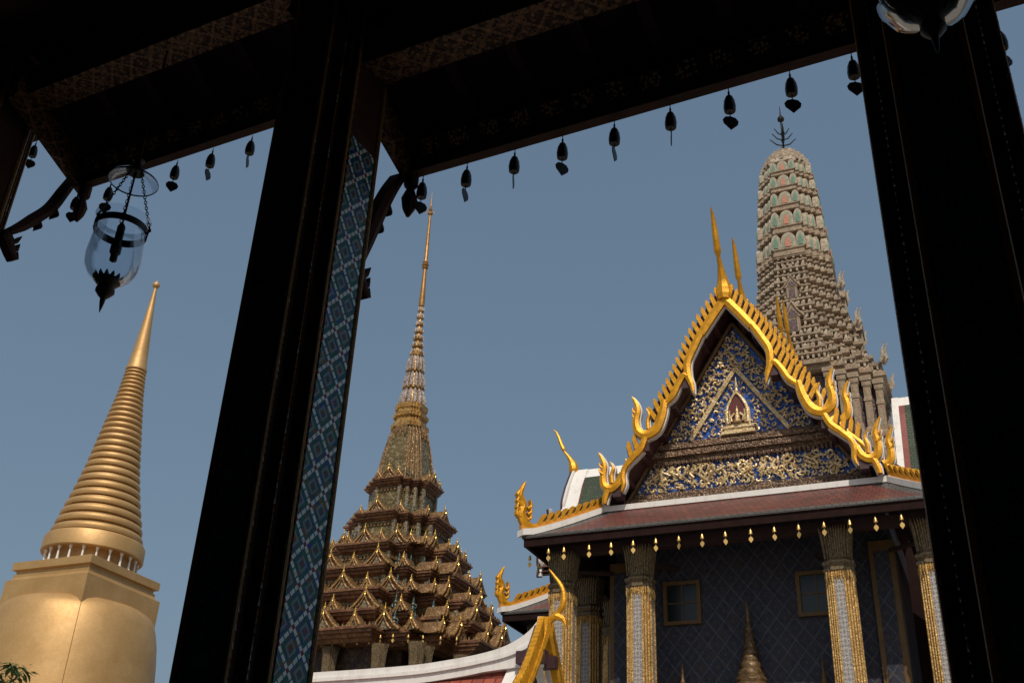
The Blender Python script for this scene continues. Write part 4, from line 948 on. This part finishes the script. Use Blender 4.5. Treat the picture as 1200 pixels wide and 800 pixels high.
for sg in (-1, 1):
    for (d0, z0), (d1, z1) in zip(sl_, sl_[1:]):
        b.add([(-20.5, RY+sg*d0, z0), (GXE-1.0, RY+sg*d0, z0), (GXE-1.0, RY+sg*d1, z1), (-20.5, RY+sg*d1, z1)], [(0, 1, 2, 3)], 0)
        b.add([(GXE-1.0, RY+sg*d0, z0+.12), (GXE-.1, RY+sg*d0, z0+.3), (GXE-.1, RY+sg*d1, z1+.3), (GXE-1.0, RY+sg*d1, z1+.12)], [(0, 1, 2, 3)], 1)
        b.add([(GXE-1.0, RY+sg*d0, z0), (GXE-1.0, RY+sg*d0, z0+.12), (GXE-1.0, RY+sg*d1, z1+.12), (GXE-1.0, RY+sg*d1, z1)], [(0, 1, 2, 3)], 1)
        b.add([(-20.5, RY+sg*d0, z0-.2), (GXE-.2, RY+sg*d0, z0-.2), (GXE-.2, RY+sg*d1, z1-.2), (-20.5, RY+sg*d1, z1-.2)], [(0, 1, 2, 3)], 2)
b.build('tiled_roof', [M['tile_bright'], M['white'], M['purple']], wr)
b = MB(); TG = lambda a, d, z: (GXE+d, RY+a, z)
for sg in (-1, 1):
    TG2 = lambda a, d, z: TG(sg*a, d, z)
    path = [(0, 9.35), (.12, 8.9), (.5, 8.3), (1.1, 7.5), (1.9, 6.7), (2.9, 5.85), (4.1, 5.15)]
    b.band(path, [.24, .26, .22, .20, .20, .20, .20], -.06, .14, TG2, 0); b.band(path, [.31, .33, .29, .27, .27, .27, .27], -.14, -.05, TG2, 1)
    pts2, _ = spline(path, .1, 6)
    b.band([(a_+.14, z_+.12) for a_, z_ in path[1:]], .26, -.13, -.07, TG2, 2, ridge=0)
    for i in range(8, len(pts2)-2, 1):
        p = Vector(pts2[i]); t = (Vector(pts2[i+1])-p).normalized(); n_ = Vector((-t.y, t.x)); n_ = n_ if n_.x > 0 else -n_; n_ = n_ if n_.y > 0 else -n_
        p = p+n_*.12; tip = p+(n_*.6-t*.8)*.5; b.prism([tuple(p-t*.09), tuple(p+t*.09), tuple(tip+t*.05), tuple(tip-t*.05)], -.05, .12, TG2, 0)
    for a_, z_ in ((.35, 8.3), (1.5, 6.6)): b.prism([(a_-.13, z_-.2), (a_+.13, z_-.2), (a_+.13, z_+.12), (a_-.13, z_+.12)], -.6, .22, TG2, 2)
b.build('bargeboard', [M['gold'], M['whitetile'], M['purple']], wr)
b = MB(); pts, ws = spline([(.02, 9.35), (.10, 9.6), (.22, 9.86), (.45, 10.05), (.62, 10.35), (.58, 10.75), (.30, 11.15), (.18, 11.3)], [.17, .16, .11, .085, .09, .06, .035, .01], 5)
b.tube([(GXE-.1+p[0], RY, p[1]-.6) for p in pts], ws, 8); b.band([(.42, 9.4), (.62, 9.3), (.72, 9.1)], [.2, .14, .02], -.06, .06, lambda a, d, z: (GXE-.1+a, RY+d, z)); b.build('chofa', M['gold'], wr)
b = MB(); b.box(-20.4, GXE-.5, RY-2.6, RY+2.6, .02, 5.3); b.prism([(-2.4, 5.3), (2.4, 5.3), (0, 8.6)], -.5, -.3, TG); b.build('wall', M['white'], wr)

# ---------------------------------------------------------------- tree
tr = root('mango_tree', (-26.5, 22, 0), 'leafy green tree tip with long drooping leaves at the bottom left corner', 'tree')
b = MB(); b.tube([(-26.5, 22, 0), (-26.4, 22.1, 2.5), (-26.2, 22, 4.2), (-26.0, 21.9, 6)], [.3, .24, .19, .1], 8)
for i in range(9):
    a = i*.7; b.tube([(-26.3, 22, 3.2+.25*i), (-26.3+.8*math.cos(a), 22+.8*math.sin(a), 4.4+.25*i), (-26.2+1.5*math.cos(a), 22+1.5*math.sin(a), 5.0+.25*i)], [.1, .06, .02], 5)
b.build('trunk', M['bark'], tr)
b = MB(); rt = random.Random(11)
for i in range(210):
    a = rt.uniform(0, 6.28); ph_ = math.acos(rt.uniform(-.5, 1)); q = rt.uniform(.55, 1)**.5*rt.uniform(.85, 1.1)
    c_ = Vector((-25.45+2.0*q*math.sin(ph_)*math.cos(a), 22+2.0*q*math.sin(ph_)*math.sin(a), 6.2+2.0*q*math.cos(ph_)))
    for j in range(13):
        aa = rt.uniform(0, 6.28); L = rt.uniform(.22, .4); dn = rt.uniform(.2, 1.1); d = Vector((math.cos(aa), math.sin(aa), -dn+.3)).normalized()
        s_ = Vector((-math.sin(aa), math.cos(aa), rt.uniform(-.4, .4)))*.045; p = c_+Vector((rt.uniform(-.12, .12), rt.uniform(-.12, .12), rt.uniform(-.1, .1)))
        b.add([p, p+d*L*.45+s_, p+d*L+Vector((0, 0, -.06)), p+d*L*.45-s_], [(0, 1, 2, 3)])
b.build('crown', M['leaf'], tr)

# ---------------------------------------------------------------- FOREGROUND PAVILION (local frame turned by -3.3 deg)
RZ = R(-3.3)
fp = root('open_pavilion', (0, 0, 0), 'dark open pavilion with mosaic pillars and gilt beams framing the view', 'pavilion', None, RZ)
def loc2world(x, y, z): return (x*math.cos(RZ)-y*math.sin(RZ), x*math.sin(RZ)+y*math.cos(RZ), z)
PF = plan(.57, 2)
HW = .232
def pillar(ztop, mos=('mosaic_x_shaded', 'mosaic_y')):
    b = MB(); b.loft(PF, [(.36, 0), (.36, .25), (.31, .32), (HW+.03, .5), (HW, .6), (HW, ztop)], (0, 3.4), 0)
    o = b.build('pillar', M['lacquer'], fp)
    for k4, mt in ((0, 'x'), (1, 'y'), (2, 'x'), (3, 'y')):
        ca, sa = math.cos(k4*math.pi/2), math.sin(k4*math.pi/2)
        b = MB()
        vs = [(u, v, z) for z in (.6, 5.02) for u, v in ((-.100, -HW-.006), (.100, -HW-.006), (.100, -HW+.01), (-.100, -HW+.01))]  # mosaic stops early; bare lacquer above stands in for eave shade
        b.add([(u*ca-v*sa, 3.4+u*sa+v*ca, z) for u, v, z in vs], [(0, 1, 5, 4), (1, 2, 6, 5), (3, 0, 4, 7), (4, 5, 6, 7), (3, 2, 1, 0)])
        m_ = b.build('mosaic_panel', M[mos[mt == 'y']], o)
        # the panel texture is centred on the pillar: shift object origin
    b = MB(); rp = random.Random(2)
    for i, (x, y) in enumerate(PF):
        r2 = x*x+y*y
        if r2 < .9 : continue
        cx, cy = x*HW, 3.4+y*HW
        z = .62
        while z < ztop-.1:
            q = .0045; dx, dy = (x, y); l = math.hypot(dx, dy); dx, dy = dx/l, dy/l
            tx, ty = -dy, dx; wj = rp.uniform(.8, 1.15)
            b.add([(cx+tx*q, cy+ty*q, z), (cx-tx*q, cy-ty*q, z), (cx+dx*.0045*wj, cy+dy*.0045*wj, z+.01), (cx, cy, z+.036*wj)], [(0, 1, 2), (0, 2, 3), (2, 1, 3)], 0 if rp.random() < .80 else 1)
            z += .034
    b.build('bead_border', [M['border'], M['whitetile']], o)
    b = MB()
    for k4 in range(4):
        ca, sa = math.cos(k4*math.pi/2), math.sin(k4*math.pi/2)
        for u in (-.126, .126):
            b.tube([(u*ca+(HW+.004)*sa, 3.4+u*sa-(HW+.004)*ca, .6), (u*ca+(HW+.004)*sa, 3.4+u*sa-(HW+.004)*ca, ztop-.35)], .009, 6)
            nz_ = int((ztop-1)/.05)
            for j in range(nz_):
                uu = u*.915; z_ = .65+.05*j; b.tube([(uu*ca+(HW+.003)*sa, 3.4+uu*sa-(HW+.003)*ca, z_), (uu*ca+(HW+.006)*sa, 3.4+uu*sa-(HW+.006)*ca, z_+.02), (uu*ca+(HW+.003)*sa, 3.4+uu*sa-(HW+.003)*ca, z_+.045)], [.004, .009, .004], 4, 0, False)
    b.build('gilt_edge_strip', M['border'], o)
    b = MB(); b.loft(PF, [(HW+.012, ztop-.34), (HW+.05, ztop-.28), (HW+.03, ztop-.22), (HW+.07, ztop-.05), (HW+.09, ztop)], (0, 3.4), 0); b.build('capital', M['lacquer'], o)
    return o
def dup_pillar(src, x, y):
    c_ = dup(src, fp, (x, y-3.4, 0))
    for k in list(src.children): dup(k, c_)
    return c_
pt = pillar(6.3); pt.location = (-2.918, 0, 0); pq = pillar(6.92, ('beam_gilt', 'beam_gilt_y')); pq.location = (-5.784, 0, 0); dup_pillar(pq, -8.65, 3.4)
pl = pillar(5.75); pl.location = (-.077, 0, 0); dup_pillar(pl, 2.77, 3.4); dup_pillar(pl, 5.6, 3.4)
for x in (-8.65, -5.784): dup_pillar(pt, x, -.2)
dup_pillar(pt, -2.918, -.9); dup_pillar(pl, 2.9, -.9)
# beams
def bx(name, x0, x1, y0, y1, z0, z1, mt, parent=fp):
    b = MB(); b.box(x0, x1, y0, y1, z0, z1); return b.build(name, M[mt], parent)
bx('beam', -2.69, 9, 3.32, 3.50, 5.5, 5.74, 'beam_gilt'); bx('beam', -5.55, -3.15, 3.32, 3.50, 6.27, 6.5, 'beam_gilt'); bx('beam', -8.4, -6.0, 3.32, 3.50, 6.27, 6.5, 'beam_gilt')
for x, z in ((-5.784, 6.5), (-2.918, 6.5), (-.077, 5.76), (2.77, 5.76)): bx('cross_beam', x-.10, x+.10, -6, 3.28, z-.02, z+.24, 'beam_gilt_y')
# ceilings, roofs over each bay, eave boards with gilt strip
def bay(x0, x1, ze, zb):
    b = MB(); yb, ye = 3.5, 3.92
    b.add([(x0, yb, zb+.06), (x1, yb, zb+.06), (x1, ye-.05, ze+.245), (x0, ye-.05, ze+.245)], [(0, 1, 2, 3)])
    n = int((x1-x0)/.35)
    for i in range(n+1):
        x = x0+.1+(x1-x0-.2)*i/n; b.box(x-.03, x+.03, 0, 1, -.06, -.005, 0, lambda a, t, z: (a, yb+(ye-.05-yb)*t, zb+.06+(ze+.185-zb)*t+z))
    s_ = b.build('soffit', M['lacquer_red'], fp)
    b = MB(); b.box(x0, x1, -6.5, 3.32, zb+.34, zb+.42)
    for i in range(12): b.box(x0, x1, -6+.8*i, -5.9+.8*i, zb+.26, zb+.338)
    b.build('ceiling', M['lacquer_red'], fp)
    b = MB(); b.box(x0, x1, ye-.06, ye, ze, ze+.20); b.box(x0+.002, x1-.002, ye-.09, ye+.02, ze+.20, ze+.26)
    e = b.build('eave_board', M['lacquer'], fp)
    b = MB(); b.prism([(ye-.062, ze+.085), (ye-.062, ze+.15), (ye-.115, ze+.15)], x0+.05, x1-.05, lambda a, d, z: (d, a, z)); b.build('gilt_flower_strip', M['flowers'], e)
    b = MB(); b.add([(x0, ye+.03, ze+.26), (x1, ye+.03, ze+.26), (x1, 1.2, zb+2.3), (x0, 1.2, zb+2.3)], [(0, 1, 2, 3)]); b.add([(x0, -7.4, ze+.26), (x1, -7.4, ze+.26), (x1, 1.2, zb+2.3), (x0, 1.2, zb+2.3)], [(3, 2, 1, 0)])  # unseen rear slope runs far back, lengthened to keep the sun out
    for xx in (x0+.01, x1-.01): b.add([(xx, ye, ze+.27), (xx, 3.4, zb+.3), (xx, -6.6, zb+.3), (xx, -7.3, ze+.27), (xx, 1.2, zb+2.28)], [(0, 1, 2, 3, 4)])
    b.build('tiled_roof', M['tile_x'], fp)
    for xx in (x0,):
        b = MB(); b.box(-.03, .03, 0, 1, -.13, .13, 0, lambda a, t, z: (xx+a, 3.24+.70*t, zb+.05+(ze+.05-zb)*t+z)); b.build('verge_board', M['beam_gilt_y'], fp)
    return s_
bay(-2.74, 9.2, 5.2, 5.5); bay(-5.39, -2.62, 5.92, 6.27); bay(-9.5, -5.30, 6.56, 6.9)
bx('gable_infill_light_stop', -5.312, -5.304, 3.3, 3.93, 6.32, 7.25, 'lacquer'); bx('gable_infill_light_stop', -5.41, -5.402, -6.3, 3.28, 6.52, 7.3, 'lacquer'); bx('added_back_wall', -10, 9.2, -6.6, -6.3, 0, 8, 'lacquer_red'); bx('gable_infill_light_stop', -10, -2.745, 3.42, 3.50, 6.5, 7.2, 'lacquer')  # thin plates and unseen back wall, added to keep stray sun out
bx('added_side_wall', -10, -9.8, -6.3, 3.3, 0, 8, 'lacquer_red'); bx('added_side_wall', 9.0, 9.2, -6.3, 3.3, 0, 8, 'lacquer_red')  # unseen side walls, added so light enters from the front only
# naga brackets
def bracket(x, pts):
    b = MB(); T = lambda a, d, z: (x+d, a, z)
    b.band(pts, [.04, .06, .07, .065, .06, .05, .04][:len(pts)], -.03, .03, T, 0)
    (y0, z0) = pts[0]
    for q in range(3): b.band([(y0-.02, z0-.02*q), (y0+.05+.02*q, z0-.05-.05*q), (y0+.09, z0+.02-.06*q)], [.05, .035, .004], -.02, .02, T, 0, 3)
    for i in (2, 3): b.band([(pts[i][0]+.02, pts[i][1]-.01), (pts[i][0]+.045, pts[i][1]-.035), (pts[i][0]+.04, pts[i][1]-.06)], [.03, .02, .003], -.015, .015, T, 0, 3)
    return b.build('naga_bracket', M['lacquer'], fp)
bracket(-5.52, [(3.58, 5.40), (3.65, 5.48), (3.73, 5.60), (3.82, 5.75), (3.88, 5.93), (3.93, 6.08)])
bracket(-2.80, [(3.62, 4.50), (3.67, 4.66), (3.72, 4.82), (3.77, 4.96), (3.82, 5.08), (3.88, 5.2)])
for x, z in ((-5.33, 5.78), (-2.72, 5.08)):
    b = MB(); b.lathe([(.01, -.14), (.035, -.09), (.045, -.03), (.02, .04), (.04, .06), (.04, .14)], 8, (x, 3.9, z)); b.build('corner_drop', M['lacquer'], fp)

# pavilion wind bells
b = MB(); b.lathe([(.006, .075), (.006, .045), (.018, .04), (.024, .025), (.024, .018), (.029, .012), (.034, -.03), (.031, -.062), (.024, -.068), (.004, -.066)], 14, (0, 0, 0)); nb = b.build('bell_body', M['bronze'])
b = MB(); b.tube([(0, 0, .10), (0, 0, .07)], .003, 5)
for i in range(10):
    pass
nh_ = b; hook = nh_.build('hanging_wire', M['chain'])
b = MB(); T = lambda a, d, z: (a, d, z); b.tube([(0, 0, -.06), (0, 0, -.105)], .0028, 5); b.prism([(0, -.098), (.03, -.106), (.045, -.128), (.040, -.152), (.020, -.172), (0, -.192), (-.020, -.172), (-.040, -.152), (-.045, -.128), (-.03, -.106)], -.002, .002, T); nl = b.build('clapper_leaf', M['bronze'])
used2 = [0]
def near_bell(x, z, rz, label, tilt=0):
    p = loc2world(x, 3.92, z-.075); r_ = root('wind_bell', p, label, 'bell', 'wind bells along the dark pavilion eave', RZ+rz)
    r_.rotation_euler.x = tilt; r_.scale = (.86, .86, .86)
    for o in (nb, nl, hook):
        if used2[0] < 3: o.parent = r_; used2[0] += 1
        else: c_ = o.copy(); COL.objects.link(c_); c_.parent = r_
near = [(-2.66, 5.19, .5, 'bronze wind bell nearest the mosaic pillar with its leaf clapper turned half away'), (-2.39, 5.19, 1.2, 'bronze wind bell with narrow tilted leaf, second right of the mosaic pillar'), (-2.11, 5.19, 1.5, 'bronze wind bell with leaf edge on, third right of the mosaic pillar'), (-1.84, 5.19, .55, 'bronze wind bell with broad heart leaf, fourth right of the mosaic pillar'), (-1.56, 5.19, 1.2, 'bronze wind bell with leaf nearly edge on, fifth right of the mosaic pillar'), (-1.27, 5.19, 1.5, 'bronze wind bell with thin edge on leaf, sixth right of the mosaic pillar'), (-.98, 5.19, .2, 'bronze wind bell with wide heart leaf, seventh right of the mosaic pillar'), (-.69, 5.19, .0, 'bronze wind bell with wide heart leaf hanging just above the prang finial'), (-.41, 5.19, .0, 'bronze wind bell with wide heart leaf touching the edge of the dark right pillar'), (.19, 5.12, .3, 'bronze wind bell peeping past the outer edge of the dark right pillar')]
for x, z, rz, l in near: near_bell(x, z, rz+.45, l)
for x, z, rz, l in [(-6.04, 6.55, .4, 'bronze wind bell hanging left of the eave corner beside the far left pillar'), (-5.42, 5.91, .4, 'bronze wind bell under the left eave corner by the carved bracket'), (-5.12, 5.90, .2, 'bronze wind bell hanging just left of the glass lantern cover'), (-4.55, 5.90, .3, 'bronze wind bell with heart leaf, first right of the glass lantern'), (-4.26, 5.90, 1.25, 'bronze wind bell with leaf edge on, second right of the glass lantern'), (-3.95, 5.90, 1.5, 'bronze wind bell with thin leaf, third right of the glass lantern')]: near_bell(x, z, rz+.6, l)

# hanging glass lanterns
def lantern(x, y, zr, label, top, fr=.70, fl=.85):
    """zr = height of the glass rim"""
    c = loc2world(x, y, zr); L = root('glass_lantern', c, label, 'lantern', 'hanging glass lanterns', .4)
    cx, cy, cz = c; C0 = (cx, cy, cz)
    b = MB()
    outer = [(.150, .075), (.138, .055), (.134, .02), (.134, -.04), (.142, -.12), (.146, -.19), (.138, -.25), (.11, -.30), (.07, -.335), (.03, -.35)]
    inner = [(r_-.004 if r_ > .01 else r_, z_+(.003 if i > 6 else 0)) for i, (r_, z_) in enumerate(outer)]
    b.lathe(outer+inner[::-1]+outer[:1], 48, C0, cap=False); b.build('glass_bowl', M['glass'], L)
    b = MB(); b.lathe([(.137, -.018), (.143, -.02), (.143, .022), (.137, .024), (.137, -.018)], 48, C0, cap=False)
    for i in range(3):
        a = i*2.094; b.tube([(cx+.14*math.cos(a), cy+.14*math.sin(a), cz-.02), (cx+.165*math.cos(a), cy+.165*math.sin(a), cz), (cx+.15*math.cos(a), cy+.15*math.sin(a), cz+.03)], .006, 5)
    b.build('metal_band', M['chain'], L)
    b = MB(); b.lathe([(r_*fr, -.325+(z_+.325)*fl) for r_, z_ in [(.02, -.33), (.085, -.315), (.10, -.335), (.075, -.36), (.055, -.37), (.07, -.39), (.072, -.41), (.045, -.44), (.022, -.46), (.018, -.49), (.010, -.53), (.002, -.56)]], 20, C0)
    for i in range(14):
        a = i*6.283/14; b.tube([(cx+.07*fr*math.cos(a), cy+.07*fr*math.sin(a), cz-.335), (cx+.105*fr*math.cos(a), cy+.105*fr*math.sin(a), cz-.318), (cx+.112*fr*math.cos(a), cy+.112*fr*math.sin(a), cz-.300)], [.012, .011, .002], 5)
    b.build('drop_finial', M['bronze'], L)
    for i in range(3):
        a = i*2.094; p0 = Vector((cx+.15*math.cos(a), cy+.15*math.sin(a), cz+.03)); p1 = Vector((cx+.03*math.cos(a), cy+.03*math.sin(a), cz+.40)); b = MB(); n = 20
        d = (p1-p0).normalized(); s1 = d.cross(Vector((0, 0, 1))).normalized(); s2 = d.cross(s1)
        for j in range(n):
            m_ = p0+(p1-p0)*((j+.5)/n); sd = s1 if j % 2 else s2; l_ = (p1-p0).length/n*.72
            b.tube([m_+d*l_*math.cos(q*6.283/8)+sd*.0075*math.sin(q*6.283/8) for q in range(9)], .0024, 4)
        b.tube([p0-d*.02, p0-Vector((0, 0, .10))], [.006, .003], 5)
        b.build('chain', M['chain'], L)
    b = MB(); b.tube([(cx, cy, cz+.42), (cx, cy, cz+.02)], .006, 6); b.lathe([(.012, .04), (.022, .02), (.022, -.10), (.03, -.11), (.03, -.15), (.02, -.16), (.02, -.20), (.005, -.21)], 10, C0); b.build('lamp_holder', M['chain'], L)
    b = MB(); o_ = [(.135, .33), (.13, .345), (.10, .37), (.06, .395), (.025, .41)]; b.lathe(o_+[(r_-.004, z_-.004) for r_, z_ in o_[::-1]]+o_[:1], 40, C0, 0, cap=False)
    b.build('smoke_cover', M['glass'], L)
    b = MB(); b.lathe([(.136, .326), (.139, .33), (.136, .336), (.136, .326)], 40, C0, cap=False); b.lathe([(.05, .39), (.03, .42), (.02, .46), (.035, .48), (.02, .5), (.006, .52), (.006, top-zr)], 12, C0); b.build('hanger', M['chain'], L)
    return L
lantern(-4.26, 3.4, 4.955, 'hanging clear glass bell lantern with chains and a dark drop finial at the upper left', 6.3)
lantern(-.035, 2.5, 4.275, 'glass lantern partly out of frame whose bowl hangs before the dark right pillar', 5.78, .5, .62)
